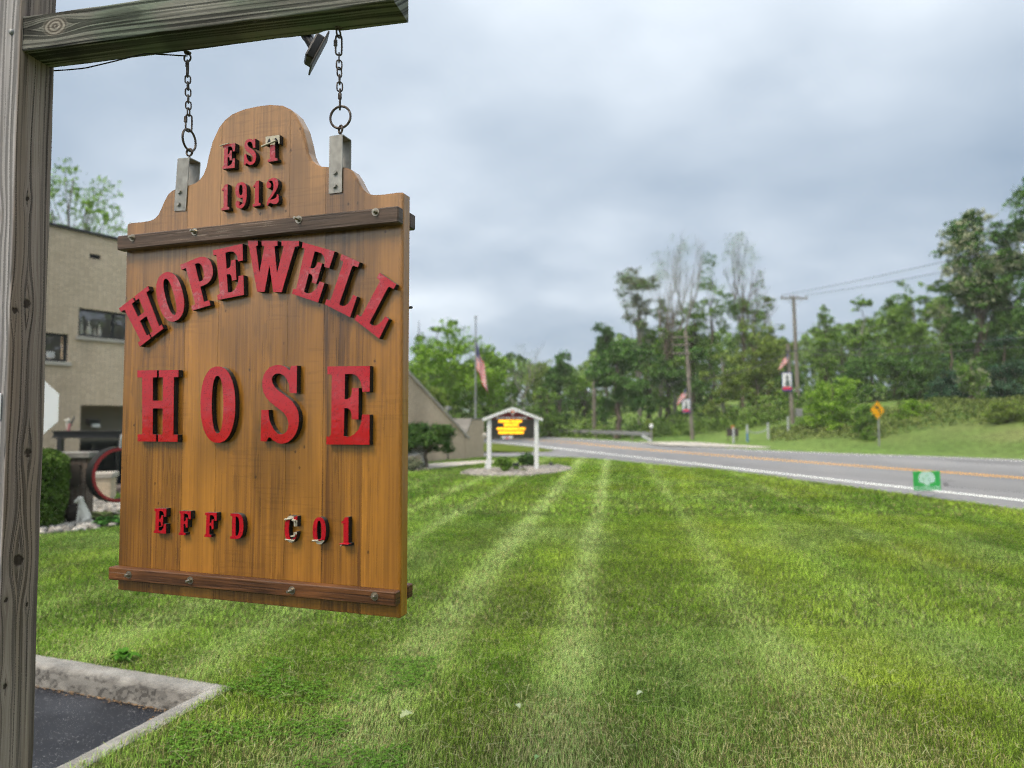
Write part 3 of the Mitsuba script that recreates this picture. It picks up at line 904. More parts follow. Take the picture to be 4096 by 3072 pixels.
def into(poly, q):
    tl, tr, br, bl = [np.array(c) for c in q]
    poly = shapely.segmentize(poly, 0.12)

    def f(x, y):
        x, y = x[:, None], y[:, None]
        p = (1 - y) * ((1 - x) * bl + x * br) + y * ((1 - x) * tl + x * tr)
        return p[:, 0], p[:, 1]
    return shapely.transform(poly, lambda c: np.column_stack(f(c[:, 0], c[:, 1])))


def cut(poly, q, *rects):
    """Where the red face has peeled away: the glyph without these rectangles (in glyph units)."""
    return into(poly.difference(unary_union([sbox(*r) for r in rects])), q)


WORDS = {"est": "established line at the top", "year": "year line", "arc": "arched top word", "hose": "big middle word", "foot": "bottom row"}
letter_keys = []
seen = {}
for g, q, row in QUADS:
    big = row in ("hose", "arc")
    n_ = seen[(g, row)] = seen.get((g, row), 0) + 1
    poly = into(GL[g], q)
    th = 0.0205 if big else 0.0195
    core = extrude(poly, th - 0.0012)
    core.apply_translation([0, 0, 0.0008])
    key = obj("letter", on_sign(core), M_CORE, sign)
    which = {(1, "arc", "E"): "first ", (2, "arc", "E"): "second ", (1, "arc", "L"): "first ", (2, "arc", "L"): "last ", (1, "foot", "F"): "first ", (2, "foot", "F"): "second ", (1, "year", "1"): "first ", (2, "year", "1"): "second "}.get((n_, row, g), "")
    kind_ = "figure" if g in "129" else "letter"
    tag(key, f"red faced {kind_} {g} with black sides, {which}{g} of the {WORDS[row]}")
    letter_keys.append((key, g, q, row))
    face = poly
    if (g, row) == ("T", "est"): face = cut(GL[g], q, (-.1, .64, 1.1, 1.1))
    if (g, row) == ("C", "foot"): face = cut(GL[g], q, (-.1, .86, .72, 1.1), (-.1, -.1, 1.1, .12), (.84, .30, 1.1, .42), (.84, .55, 1.1, .84))
    if (g, row) == ("O", "foot"): face = cut(GL[g], q, (-.1, -.1, 1.1, .16))
    if (g, row) == ("1", "foot"): face = cut(GL[g], q, (-.1, -.1, 1.1, .075))
    fm = bevel_extrude(face.buffer(0), 0.0016, 0.0005)
    fm.apply_translation([0, 0, th - 0.0002])
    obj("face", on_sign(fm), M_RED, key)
    if row == "foot" and g in "CO" or (g, row) == ("T", "est"):
        bare = poly.difference(face).buffer(-0.0004)
        if not bare.is_empty:
            bm = extrude(bare, 0.0006)
            bm.apply_translation([0, 0, th - 0.0004])
            obj("bare_backing", on_sign(bm), M_PEEL, key)


def curl(p0, p1, r, turns=1.4, lift=0.0225, start=0.0):
    """A strip of peeled laminate rolled up round the axis p0-p1 (sign coordinates u, z)."""
    p0, p1 = np.array([*p0, lift + r]), np.array([*p1, lift + r * 1.5])
    ax = (p1 - p0) / np.linalg.norm(p1 - p0)
    e1 = np.cross(ax, [0, 0, 1.0])
    e1 /= np.linalg.norm(e1)
    e2 = np.cross(ax, e1)
    t = np.linspace(0, turns * 2 * math.pi, 26)
    rr = r * (1 - 0.45 * t / t[-1])
    ring = rr[:, None] * (np.cos(t + start)[:, None] * e1 + np.sin(t + start)[:, None] * e2)
    v = np.vstack([p0 + ring, p1 + ring * 0.85])
    k = len(t)
    f = np.array([(i, i + 1, k + i + 1, k + i) for i in range(k - 1)])
    return trimesh.Trimesh(v, np.vstack([f[:, [0, 1, 2]], f[:, [0, 2, 3]]]), process=False)


def glyph_pt(q, x, y):
    tl, tr, br, bl = [np.array(c) for c in q]
    return (1 - y) * ((1 - x) * bl + x * br) + y * ((1 - x) * tl + x * tr)


for key, g, q, row in letter_keys:
    P = lambda x, y: glyph_pt(q, x, y)
    if (g, row) == ("T", "est"):
        obj("curl", on_sign(curl(P(-.18, .60), P(.86, .74), 0.0042)), M_PEEL, key, True)
        for x in (.28, .72):
            hole = extrude(into(ell(x, .83, .07, .07).union(sbox(x - .07, .74, x + .07, .83)), q), 0.0003)
            hole.apply_translation([0, 0, 0.0200])
            obj("slot", on_sign(hole), M_BLACK, key)
    if (g, row) == ("E", "est"):
        obj("curl", on_sign(curl(P(-.15, .965), P(.55, 1.0), 0.0024)), M_PEEL, key, True)
    if (g, row) == ("C", "foot"):
        for a_, b_, r_ in (((.08, .86), (.70, .90), .0032), ((.70, .84), (1.02, .84), .0034), ((.88, .62), (.88, .82), .0028), ((.12, .12), (.86, .09), .0026), ((.60, .24), (.92, .26), .0028), ((.88, .28), (.88, .40), .0028)):
            obj("curl", on_sign(curl(P(*a_), P(*b_), r_)), M_PEEL, key, True)
    if (g, row) == ("O", "foot"):
        obj("curl", on_sign(curl(P(.06, .145), P(.55, .165), .0032)), M_PEEL, key, True)
        obj("curl", on_sign(curl(P(.55, .165), P(.86, .21), .0030)), M_RED, key, True)
    if (g, row) == ("1", "foot"):
        obj("curl", on_sign(curl(P(-.02, .075), P(.92, .07), .0026)), M_RED, key, True)
        obj("curl", on_sign(curl(P(.08, .0), P(.2, .06), .0022)), M_PEEL, key, True)
    if (g, row) == ("E", "foot"):
        obj("curl", on_sign(curl(P(.58, .28), P(.8, .31), .0020)), M_RED, key, True)

# ---- the steel hangers: a strap bent over the board's edge, two bolts, an eye bolt on top


def strap(u0, u1, ztop, zbot, d_front, d_back, th=0.003):
    """An inverted U seen from the side (d, z), extruded along u."""
    outer = Polygon([(d_front + th, zbot), (d_front + th, ztop - 0.003), (d_front + th - 0.003, ztop), (d_back - th + 0.003, ztop), (d_back - th, ztop - 0.003), (d_back - th, zbot), (d_back, zbot), (d_back, ztop - th), (d_front, ztop - th), (d_front, zbot)])
    m = extrude(outer, u1 - u0)
    v = m.vertices.copy()
    m.vertices = np.column_stack([v[:, 2] + u0, v[:, 1], v[:, 0]])
    m.faces = m.faces[:, ::-1]
    return m


def hexbolt():
    return cat([extrude(Point(0, 0).buffer(0.0095, quad_segs=6), 0.0012), placed(extrude(Polygon([(0.0078 * math.cos(a), 0.0078 * math.sin(a)) for a in np.arange(6) * math.pi / 3 + 0.2]), 0.006), trimesh.transformations.translation_matrix([0, 0, 0.0012]))])


def closed_loop(length, width, n=28):
    """A chain link's centre line in the xz plane, centred."""
    t = np.linspace(0, 2 * math.pi, n, endpoint=False)
    r = width / 2
    x = r * np.sign(np.cos(t)) * np.abs(np.cos(t)) ** 0.8
    z = (length / 2 - r) * np.sign(np.sin(t)) * np.minimum(1, np.abs(np.sin(t)) * 2.2) + r * np.sin(t)
    return np.column_stack([x, 0 * t, z])


def link(length, width, wire, at, yaw, sides=8):
    p = closed_loop(length - wire, width - wire)
    c, s = math.cos(yaw), math.sin(yaw)
    q = np.column_stack([p[:, 0] * c, p[:, 0] * s, p[:, 2]]) + at
    return tube(q, wire / 2, sides, True)


def eyebolt(at, yaw, r=0.0125, wire=0.007, shank=0.016):
    """An open eye on a short shank standing on at."""
    t = np.linspace(-math.pi / 2, math.pi * 1.32, 22)
    c, s = math.cos(yaw), math.sin(yaw)
    loop = [(0, 0, 0), (0, 0, shank * 0.6)] + [(r * math.cos(a) * c, r * math.cos(a) * s, shank + r + r * math.sin(a)) for a in t]
    base = cyl((0, 0, -0.001), (0, 0, 0.004), 0.013, 0.011)
    m = cat([tube(np.array(loop), wire / 2, 8), base])
    m.apply_translation(at)
    return m


def sign_pt(u_, z_, d_):
    return SO + SU * u_ + SN * d_ + np.array([0, 0, z_])


HANG = []
for nm, u0, u1, zt, zb_, tilt, bolts in (("left", 0.217, 0.268, 2.552, 2.366, 0.06, [(0.2405, 2.432), (0.2375, 2.389)]), ("right", 0.839, 0.887, 2.552, 2.364, 0.0, [(0.862, 2.430), (0.862, 2.387)])):
    m = strap(u0, u1, zt, zb_, 0.0012, -BT - 0.0012)
    cx, cz = (u0 + u1) / 2, zb_
    if tilt:
        R = trimesh.transformations.rotation_matrix(-tilt, [0, 0, 1], [cx, cz, 0])
        m.apply_transform(R)
    br = obj("hanger", on_sign(m), M_STEEL, sign)
    tag(br, f"dull galvanised strap bent over the {nm} shoulder of the board")
    for (bu_, bz_) in bolts:
        obj("bolt", on_sign(placed(hexbolt(), trimesh.transformations.translation_matrix([bu_, bz_, 0.0042]))), M_STEEL, br)
    top_u = cx + (zt - zb_) * math.sin(tilt)
    top = sign_pt(top_u, zt - 0.001, -BT / 2)
    obj("eye_bolt", eyebolt(top, -0.35 if nm == "left" else -0.9), M_CHAIN, br, 40)
    HANG.append(top)

# ================================================================== post, beam, chains
PF = frame(PC, BU, -BN, [0, 0, 1])                  # x across the front face (to the right), y into the depth, z up
AF = frame(PC, AU, -AN, [0, 0, 1])
ROTP = np.eye(4)
post = thing("sign_post", "weathered grey timber post with a horizontal beam at its top", "post")


def timber(x0, x1, y0, y1, z0, z1, m, seg, axis, amp=0.0018, c=0.006):
    """A sawn timber with worn edges: a long box whose section wanders slightly."""
    L0, L1 = (z0, z1) if axis == "z" else (x0, x1)
    n = int((L1 - L0) / seg) + 1
    s = np.linspace(L0, L1, n)
    a0, a1 = (x0, x1) if axis == "z" else (y0, y1)
    b0, b1 = (y0, y1) if axis == "z" else (z0, z1)
    ring = [(a0 + c, b0), ((a0 + a1) / 2, b0), (a1 - c, b0), (a1 - c * .3, b0 + c * .3), (a1, b0 + c), (a1, (b0 + b1) / 2), (a1, b1 - c), (a1 - c * .3, b1 - c * .3), (a1 - c, b1), ((a0 + a1) / 2, b1), (a0 + c, b1), (a0 + c * .3, b1 - c * .3), (a0, b1 - c), (a0, (b0 + b1) / 2), (a0, b0 + c), (a0 + c * .3, b0 + c * .3)]
    rows = []
    for k, q in enumerate(s):
        row = []
        for h, (a, b) in enumerate(ring):
            w = amp * 2 * (meshkit.fbm(np.array([q * 3.0, h * 1.7, 1.0 + len(m)]), 3) - 0.5)
            chip = (0.009 if axis == 'x' else 0.006) * max(0, meshkit.noise(np.array([q * 9, h * 3.1, 4.0])) - 0.72) / 0.28 * (h % 5 != 1)
            ca, cb = (a0 + a1) / 2, (b0 + b1) / 2
            f = 1 + (w - chip) / 0.06
            row.append((ca + (a - ca) * f, cb + (b - cb) * f, q))
        rows.append(row)
    v = np.array(rows).reshape(-1, 3)
    k = len(ring)
    f = []
    for r in range(n - 1):
        for h in range(k):
            h2 = (h + 1) % k
            f.append((r * k + h, r * k + h2, (r + 1) * k + h2, (r + 1) * k + h))
    f = np.array(f)
    tri = [f[:, [0, 1, 2]], f[:, [0, 2, 3]]]
    v = np.vstack([v, v[:k].mean(0), v[-k:].mean(0)])
    cap = [(len(v) - 2, (h + 1) % k, h) for h in range(k)] + [(len(v) - 1, (n - 1) * k + h, (n - 1) * k + (h + 1) % k) for h in range(k)]
    tri = np.vstack(tri + [np.array(cap)])
    if axis != "z": v = v[:, [2, 0, 1]]
    return trimesh.Trimesh(v, tri, process=False)


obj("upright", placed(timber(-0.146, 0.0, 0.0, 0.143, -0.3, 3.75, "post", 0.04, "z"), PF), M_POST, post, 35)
obj("beam", placed(timber(-0.010, 1.385, 0.0092, 0.134, 2.930, 3.054, "beam", 0.018, "x", 0.003), AF), M_BEAM, post, 35)
for (px_, pz_) in ((-0.036, 3.000), (-0.098, 2.905)):
    obj("bolt_head", placed(lathe([(0, -0.006), (0.008, -0.005), (0.0105, 0.0), (0.0105, 0.004)][::1], sections=14), frame(PC + BU * px_ + BN * 0.002 + np.array([0, 0, pz_]), BU, [0, 0, 1], -BN)), M_GREYM, post, True)
EYES = [np.array([-1.138, 2.432, 2.930]), np.array([-0.569, 2.272, 2.930])]
for k, e in enumerate(EYES):
    m = eyebolt([0, 0, 0], [-0.25, 1.3][k], r=0.0135, wire=0.006, shank=0.006)
    m.apply_transform(np.diag([1, 1, -1, 1]))
    m.faces = m.faces[:, ::-1]
    m.apply_translation(e)
    obj("screw_eye", m, M_CHAIN, post, 40)

# chains: each link is a part
FACE = 0.35                                           # yaw at which a link shows its face to the camera side


def chain(e, top, which, label, ring_d, ring_yaw):
    ch = thing("chain", label, "chain", "chains holding up the sign")
    e0 = e - np.array([0, 0, 0.030])
    t0 = top + np.array([0, 0, 0.036])
    spec = [("quick_link", .062, .026), ("link", .0315, .0225), ("link", .0315, .0225), ("link", .0315, .0225), ("link", .0315, .0225), ("link", .0315, .0225), ("quick_link", .062, .026)] if which else [("quick_link", .060, .024), ("link", .0315, .0225), ("link", .0315, .0225), ("link", .0315, .0225), ("link", .0315, .0225), ("link", .0315, .0225), ("link", .0315, .0225), ("quick_link", .062, .026)]
    yaws = [0, 1.45, .05, .55, 1.3, -.1, 1.42] if which else [1.45, 0, 1.4, .1, 1.5, .15, 1.2, .12]
    total = np.linalg.norm(e0 - t0)
    wire = 0.0052
    pitch = sum(s[1] - 2 * wire for s in spec) + (ring_d - 2 * 0.006)
    k = total / pitch
    down = (t0 - e0) / total
    at = 0.0
    for (nm, ln, wd), yw in zip(spec, yaws):
        step = (ln - 2 * wire) * k
        L_ = step + 2 * wire
        c = e0 + down * (at + step / 2)
        lk = obj(nm, link(L_, wd, 0.0060 if nm == "quick_link" else 0.0050, c, FACE + yw), M_CHAIN, ch, True)
        if nm == "quick_link":
            off = np.array([math.cos(FACE + yw), math.sin(FACE + yw), 0]) * -(wd / 2 - 0.0026)
            nut = extrude(Polygon([(0.0062 * math.cos(a), 0.0062 * math.sin(a)) for a in np.arange(6) * math.pi / 3]), 0.019)
            nut.apply_translation(c + off + np.array([0, 0, -0.004 if which else 0.002]))
            obj("sleeve", nut, M_CHAIN, lk)
        at += step
    c = e0 + down * (at + (ring_d - 2 * 0.0075) * k / 2)
    D = (ring_d - 0.012) * k + 0.013
    t = np.linspace(0, 2 * math.pi, 36, endpoint=False)
    r = D / 2 - 0.003
    cy, sy = math.cos(ring_yaw), math.sin(ring_yaw)
    obj("ring", tube(np.column_stack([r * np.cos(t) * cy, r * np.cos(t) * sy, r * np.sin(t)]) + c, 0.0039, 8, True), M_CHAIN, ch, True)


chain(EYES[0], HANG[0], 0, "left rusty chain hanging from the beam beside the post", 0.074, 1.40)
chain(EYES[1], HANG[1], 1, "right rusty chain hanging from the beam near its free end", 0.066, -0.25)

# cable stapled below the beam
w0 = PC + AU * 0.002 - AN * 0.140 + np.array([0, 0, 2.925])
pts = [w0, PC + AU * 0.12 - AN * 0.137 + np.array([0, 0, 2.921]), PC + AU * 0.30 - AN * 0.125 + np.array([0, 0, 2.921]), PC + AU * 0.45 - AN * 0.10 + np.array([0, 0, 2.918]), EYES[0] + np.array([0, 0, -0.012])]
cable = obj("cable", tube(smooth_line([(p[0], p[2]) for p in pts], 24)[:, [0, 0, 1]] * [1, 0, 1] + np.column_stack([np.zeros(24), np.interp(np.linspace(0, 1, 24), np.linspace(0, 1, 5), [p[1] for p in pts]), np.zeros(24)]), 0.0024, 6), M_BLACK, None, True)
tag(cable, "thin dark cable running under the beam from the post to the left chain", "cable")

# solar lamp clamped behind the beam
sol = thing("solar_lamp", "small black lamp with a tilted panel fixed behind the beam", "lamp")
so = np.array([-0.705, 2.47, 2.948])
tip = 0.42
panel = cbox((0.006, 0.08, 0.15), (0, 0, 0), 0.002)
panel.apply_transform(trimesh.transformations.rotation_matrix(tip, [0, 1, 0]))
panel.apply_transform(trimesh.transformations.rotation_matrix(0.37, [0, 0, 1]))
panel.apply_translation(so + np.array([0.017, 0.0, 0.0]))
obj("panel", panel, M_DARKGREY, sol)
hous = cbox((0.034, 0.075, 0.10), (0, 0, 0), 0.006)
hous.apply_transform(trimesh.transformations.rotation_matrix(tip, [0, 1, 0]))
hous.apply_transform(trimesh.transformations.rotation_matrix(0.37, [0, 0, 1]))
hous.apply_translation(so + np.array([0.001, 0.0, 0.010]))
obj("housing", hous, M_BLACK, sol)
obj("bracket", cat([cyl(so + np.array([-0.003, 0, 0.02]), so + np.array([-0.030, 0.0, 0.062]), 0.016, 0.014), cbox((0.04, 0.05, 0.03), so + np.array([-0.028, 0.0, 0.072]), 0.004)]), M_BLACK, sol)

# octagonal sign seen from behind, mostly hidden by the post
oc = thing("octagonal_sign", "white back of an octagonal road sign behind the timber post", "road sign")
oc_c = np.array([-5.19, 7.5, 1.76])
r8 = 0.354 / math.cos(math.pi / 8)
plate = extrude(Polygon([(r8 * math.cos(a), r8 * math.sin(a)) for a in (np.arange(8) + 0.5) * math.pi / 4]), 0.006)
obj("plate", placed(plate, frame(oc_c, [0.96, 0.28, 0], [0, 0, 1], [0.28, -0.96, 0])), M_WHITE, oc)
obj("stake", bx((0.05, 0.04, 2.2), oc_c + np.array([0.0, 0.04, -0.65])), M_GREYM, oc)
note = obj("notice", placed(cbox((0.05, 0.09, 0.003), (0, 0, 0), 0.001), frame(PC + BU * -0.046 + BN * 0.005 + np.array([0, 0, 1.69]), BU, [0, 0, 1], BN)), M_WHITE)
tag(note, "small white notice fixed to the front of the timber post", "notice")

# ================================================================== the brick fire house
def on_wall(mesh):
    return placed(mesh, WALL)


def wall_box(t0, t1, z0, z1, d0, d1, c=0.0):
    size, at = (t1 - t0, z1 - z0, d1 - d0), ((t0 + t1) / 2, (z0 + z1) / 2, (d0 + d1) / 2)
    return on_wall(cbox(size, at, c) if c else bx(size, at))


house = thing("brick_building", "two storey buff brick building with dark windows behind the hanging sign", "building")
top_poly = Polygon([(-9, -0.3), (-9, 5.79), (6.93, 5.79), (14.82, 0.82), (14.82, -0.3)])
OPEN = {"window": (-0.62, 1.55, 3.47, 4.10), "window_001": (-2.3, -0.82, 2.87, 3.48), "entrance": (-0.52, 2.9, -0.3, 1.94), "vent": (-0.42, -0.17, 5.25, 5.36)}
holes = [sbox(t0, z0, t1, z1) for t0, t1, z0, z1 in OPEN.values()] + [sbox(13.38, -0.3, 13.50, 1.30)]
wallm = extrude(top_poly.difference(unary_union(holes)), 0.30)
wallm.apply_translation([0, 0, -0.30])
obj("wall", on_wall(wallm), M_BRICK, house)
obj("back", on_wall(cat([bx((12, 5.6, 6), (-1.5, 2.6, -3.4 - 3.0)), bx((0.3, 5.6, 3.1), (-7.4, 2.6, -1.9)), bx((0.3, 5.6, 3.1), (4.4, 2.6, -1.9))])), M_DARKGREY, house)

obj("roof_edge", on_wall(extrude(Polygon([(-9, 5.79), (6.95, 5.79), (6.98, 5.84), (-9, 5.85)]), 0.42)).apply_translation(-WN * 0.36), M_BLACK, house)
sl = math.atan2(5.79 - 0.82, 14.82 - 6.93)
ramp = Polygon([(6.90, 5.80), (14.84, 0.80), (14.88, 0.87), (6.94, 5.87)])
rm = extrude(ramp, 0.44)
rm.apply_translation([0, 0, -0.37])
obj("coping", on_wall(rm), M_WALK, house)
pier = extrude(Polygon([(14.80, -0.2), (16.0, -0.2), (16.0, 1.58), (15.09, 1.58), (14.60, 0.86), (14.60, -0.2)]), 1.3)
pier.apply_translation([0, 0, -1.28])
obj("end_pier", on_wall(pier), M_BRICK, house)
pc = extrude(Polygon([(15.07, 1.585), (16.03, 1.585), (16.03, 1.63), (15.05, 1.63), (14.55, 0.90), (14.60, 0.86)]), 1.36)
pc.apply_translation([0, 0, -1.31])
obj("pier_coping", on_wall(pc), M_KERB, house)
obj("slot", wall_box(13.385, 13.495, -0.2, 1.295, -0.06, -0.02), M_BLACK, house)
wl = obj("wall_lamp", cat([wall_box(13.25, 13.45, 1.98, 2.10, 0.0, 0.16, 0.01), wall_box(13.30, 13.40, 1.92, 1.98, 0.02, 0.12, 0.01)]), M_GREYM, house)


def window(t0, t1, z0, z1, cols):
    w = numbered(house + "__window")
    fr = [wall_box(t0, t1, z1 - 0.05, z1, -0.13, -0.06), wall_box(t0, t1, z0, z0 + 0.05, -0.13, -0.06), wall_box(t0, t0 + 0.05, z0 + 0.05, z1 - 0.05, -0.13, -0.06), wall_box(t1 - 0.05, t1, z0 + 0.05, z1 - 0.05, -0.13, -0.06)]
    for c in cols: fr.append(wall_box(c - 0.02, c + 0.02, z0 + 0.05, z1 - 0.05, -0.125, -0.065))
    scene[w] = mikit.ply(cat(fr), M_BLACK)
    for q0, q1 in zip([t0 + 0.05] + [c + 0.02 for c in cols], [c - 0.02 for c in cols] + [t1 - 0.05]):
        obj("pane", wall_box(q0, q1, z0 + 0.05, z1 - 0.05, -0.105, -0.100), M_PANE, w)
    obj("sill", wall_box(t0 - 0.05, t1 + 0.05, z0 - 0.085, z0 - 0.003, -0.10, 0.05, 0.006), M_WALK, w)
    return w


M_PANE = mat("window_glass", {"type": "thindielectric"}, two=False)
window(-0.62, 1.55, 3.47, 4.10, [0.20, 0.85])
window(-2.3, -0.82, 2.87, 3.48, [-1.55])
for t_, h_, r_ in ((-0.44, 0.44, 0.035), (-0.27, 0.40, 0.05), (-0.14, 0.24, 0.022), (-0.03, 0.34, 0.04)):
    v = lathe([(0, 0), (r_, 0.0), (r_ * 1.05, h_ * 0.35), (r_ * 0.85, h_ * 0.6), (r_ * 0.3, h_ * 0.72), (r_ * 0.28, h_ * 0.85), (r_ * 0.5, h_ * 0.9), (0, h_)], sections=14)
    v.apply_translation(WO + WD * t_ - WN * 0.22 + np.array([0, 0, 3.47]))
    k = obj("vase", v, M_PALE, None, True)
    tag(k, {-0.44: "tall pale vase at the left inside the upper right window", -0.27: "stout pale vase second from left inside the upper window", -0.14: "short slim pale vase inside the upper window", -0.03: "rightmost pale vase showing in the upper window"}[t_], "vase", "vases on the window sill")
obj("shelf", wall_box(-0.62, 1.55, 3.40, 3.468, -0.40, -0.14), M_DARKGREY, house)
obj("shelf", wall_box(-2.3, -0.82, 2.80, 2.868, -0.50, -0.14), M_DARKGREY, house)
mon = thing("monitor", "small white monitor inside the lower left window", "monitor")
obj("display", wall_box(-1.12, -0.96, 2.96, 3.10, -0.30, -0.27, 0.005), M_WHITE, mon)
obj("stand", wall_box(-1.06, -1.02, 2.87, 2.97, -0.32, -0.30), M_WHITE, mon)
lou = obj("vent", cat([wall_box(-0.42, -0.17, 5.25, 5.36, -0.20, -0.16)] + [wall_box(-0.415, -0.175, 5.262 + k * 0.026, 5.272 + k * 0.026, -0.16, -0.03) for k in range(4)]), M_BLACK, house)
# recessed entrance: olive panel above, dark glass doors below
M_OLIVE = princ("olive_panel", (0.135, 0.125, 0.10), rough=0.8)
obj("entrance_panel", wall_box(-0.52, 2.9, 1.12, 1.94, -0.62, -0.55), M_OLIVE, house)
ed = numbered(house + "__entrance_door")
scene[ed] = mikit.ply(cat([wall_box(-0.52 + k * 0.57, -0.46 + k * 0.57, -0.1, 1.12, -0.60, -0.53) for k in range(7)] + [wall_box(-0.52, 2.9, 1.06, 1.118, -0.60, -0.535)]), M_BLACK)
for k in range(6):
    obj("pane", wall_box(-0.459 + k * 0.57, 0.049 + k * 0.57, -0.1, 1.055, -0.575, -0.570), M_GLASS_DARK, ed)
lamp = thing("entrance_lamp", "black lamp with a white lens over the entrance", "lamp")
obj("housing", wall_box(-0.10, 0.16, 1.52, 1.62, -0.545, -0.42, 0.01), M_BLACK, lamp)
obj("lens", wall_box(-0.02, 0.17, 1.43, 1.517, -0.53, -0.42, 0.02), M_WHITE, lamp)
obj("step", wall_box(-0.6, 3.0, -0.2, 0.12, 0.0, 0.9, 0.01), M_PIER, house)
obj("eave", wall_box(7.6, 10.6, 1.35, 1.42, 0.0, 0.7, 0.01), M_WALK, house)

low = thing("low_pier", "low buff brick pier with a stone cap seen through the iron ring", "pier")
lo = np.array([-8.38, 14.4, 0.0])
obj("body", bx((0.66, 0.5, 0.50), lo + [-0.03, 0, 0.20], 0.3), M_BRICK, low)
obj("cap", cbox((0.74, 0.58, 0.10), (0, 0, 0), 0.01).apply_transform(trimesh.transformations.rotation_matrix(0.3, [0, 0, 1])).apply_translation(lo + [-0.03, 0, 0.50]), M_WALK, low)

# ---- memorial pier, beam and iron hoop
mp = thing("memorial_pier", "brown brick pier with a grey stone cap and dark plaque", "pier")
px0 = np.array([-7.20, 11.42, 0.0])
RY = 0.10
obj("body", bx((0.86, 0.24, 1.06), px0 + [0, 0, 0.48], RY), M_PIER, mp)
obj("cap", cbox((0.97, 0.34, 0.095), (0, 0, 0), 0.012).apply_transform(trimesh.transformations.rotation_matrix(RY, [0, 0, 1])).apply_translation(px0 + [0, 0, 1.06]), M_KERB, mp)
obj("plaque", bx((0.27, 0.03, 0.36), px0 + [0.215, -0.115, 0.74], RY), M_BROWN, mp)
gal = thing("iron_gallows", "black iron beam on a short post carrying the hoop", "beam")
obj("stub", bx((0.075, 0.075, 0.22), (-7.26, 11.45, 1.215)), M_BLACK, gal)
fl = [bx((1.9, 0.11, 0.016), (-6.46, 11.5, 1.435)), bx((1.9, 0.11, 0.016), (-6.46, 11.5, 1.335)), bx((1.9, 0.02, 0.084), (-6.46, 11.5, 1.385))]
obj("beam", cat(fl), M_BLACK, gal)
obj("stub", bx((0.075, 0.075, 1.36), (-5.6, 11.5, 0.66)), M_BLACK, gal)
hoop = thing("iron_hoop", "large black iron hoop with a red rim hanging from the beam", "hoop")
hc = np.array([-6.28, 11.42, 0.745])
hy = 1.02
HF = frame(hc, [math.cos(hy), math.sin(hy), 0], [0, 0, 1], [math.sin(hy), -math.cos(hy), 0])


def annulus(r0, r1, h, z0):
    m = extrude(Point(0, 0).buffer(r1, quad_segs=20).difference(Point(0, 0).buffer(r0, quad_segs=20)), h)
    m.apply_translation([0, 0, z0])
    return placed(m, HF)


obj("tyre", annulus(0.395, 0.445, 0.16, -0.16), M_BLACK, hoop, 35)
obj("rim", annulus(0.385, 0.428, 0.012, 0.001), M_REDRIM, hoop, 35)
obj("shackle", cat([cyl(hc + [0, 0, 0.42], hc + [0, 0.02, 0.56], 0.022), cyl(hc + [0, 0.03, 0.56], hc + [0, 0.06, 0.64], 0.03)]), M_GREYM, hoop)

eag = thing("flag_figure", "small carved eagle with a little flag standing on the iron beam", "figurine")
ec = np.array([-7.17, 11.5, 1.43])


def hullset(balls):
    """Hulls of successive pairs of balls joined into one smooth body: [(p, r, q, s), ...]."""
    from manifold3d import Manifold
    tot = Manifold()
    for p, r, q, s in balls:
        a = Manifold.sphere(r, 16).translate(list(map(float, p)))
        b = Manifold.sphere(s, 16).translate(list(map(float, q)))
        tot = tot + Manifold.batch_hull([a, b])
    m = tot.to_mesh()
    t = trimesh.Trimesh(m.vert_properties[:, :3], m.tri_verts, process=True)
    return t


eb = hullset([((0, 0, 0.05), .030, (-0.015, 0, 0.12), .034), ((-0.015, 0, 0.12), .034, (0.01, -0.02, 0.185), .028), ((0.01, -0.02, 0.185), .028, (-0.045, -0.04, 0.178), .010)])
obj("body", eb.apply_translation(ec), M_PALE, eag, True)
obj("wing", cat([hullset([((0.03, 0, 0.10), .018, (0.085, 0.01, 0.235), .010)])]).apply_translation(ec), M_DARKGREY, eag, True)
obj("drape", hullset([((0.02, -0.03, 0.02), .022, (0.035, -0.03, 0.11), .020)]).apply_translation(ec), princ("faded_red", (0.42, 0.16, 0.17), rough=0.7), eag, True)

# ---- dog statue, sitting, and a small dark one beside it
dg = hullset([
    ((0.02, 0, 0.10), .072, (-0.02, 0, 0.225), .052), ((-0.02, 0, 0.225), .052, (-0.035, 0, 0.30), .036),          # haunch, chest, neck
    ((-0.035, 0, 0.30), .040, (-0.045, -0.005, 0.325), .043), ((-0.045, -0.005, 0.322), .034, (-0.098, -0.02, 0.302), .020),   # skull, muzzle
    ((-0.045, 0.03, 0.17), .026, (-0.058, 0.032, 0.02), .019), ((-0.045, -0.03, 0.17), .026, (-0.058, -0.036, 0.02), .019),     # forelegs
    ((-0.058, 0.032, 0.018), .017, (-0.088, 0.034, 0.013), .015), ((-0.058, -0.036, 0.018), .017, (-0.088, -0.038, 0.013), .015),
    ((0.05, 0.045, 0.07), .042, (0.0, 0.055, 0.035), .026), ((0.05, -0.045, 0.07), .042, (0.0, -0.06, 0.035), .026),       # thighs
    ((0.0, 0.056, 0.02), .019, (-0.035, 0.056, 0.014), .014), ((0.0, -0.062, 0.02), .019, (-0.035, -0.062, 0.014), .014),
    ((0.085, 0, 0.035), .020, (0.135, 0.03, 0.02), .011),
    ((-0.03, 0.034, 0.345), .014, (-0.022, 0.052, 0.29), .011), ((-0.03, -0.042, 0.345), .014, (-0.022, -0.058, 0.29), .011)])
dogk = obj("dog_statue", dg.apply_scale(1.16).apply_transform(trimesh.transformations.rotation_matrix(0.35, [0, 0, 1])).apply_translation([-6.60, 11.02, 0.02]), M_STATUE, None, True)
tag(dogk, "pale stone statue of a sitting dog in front of the pier", "statue")
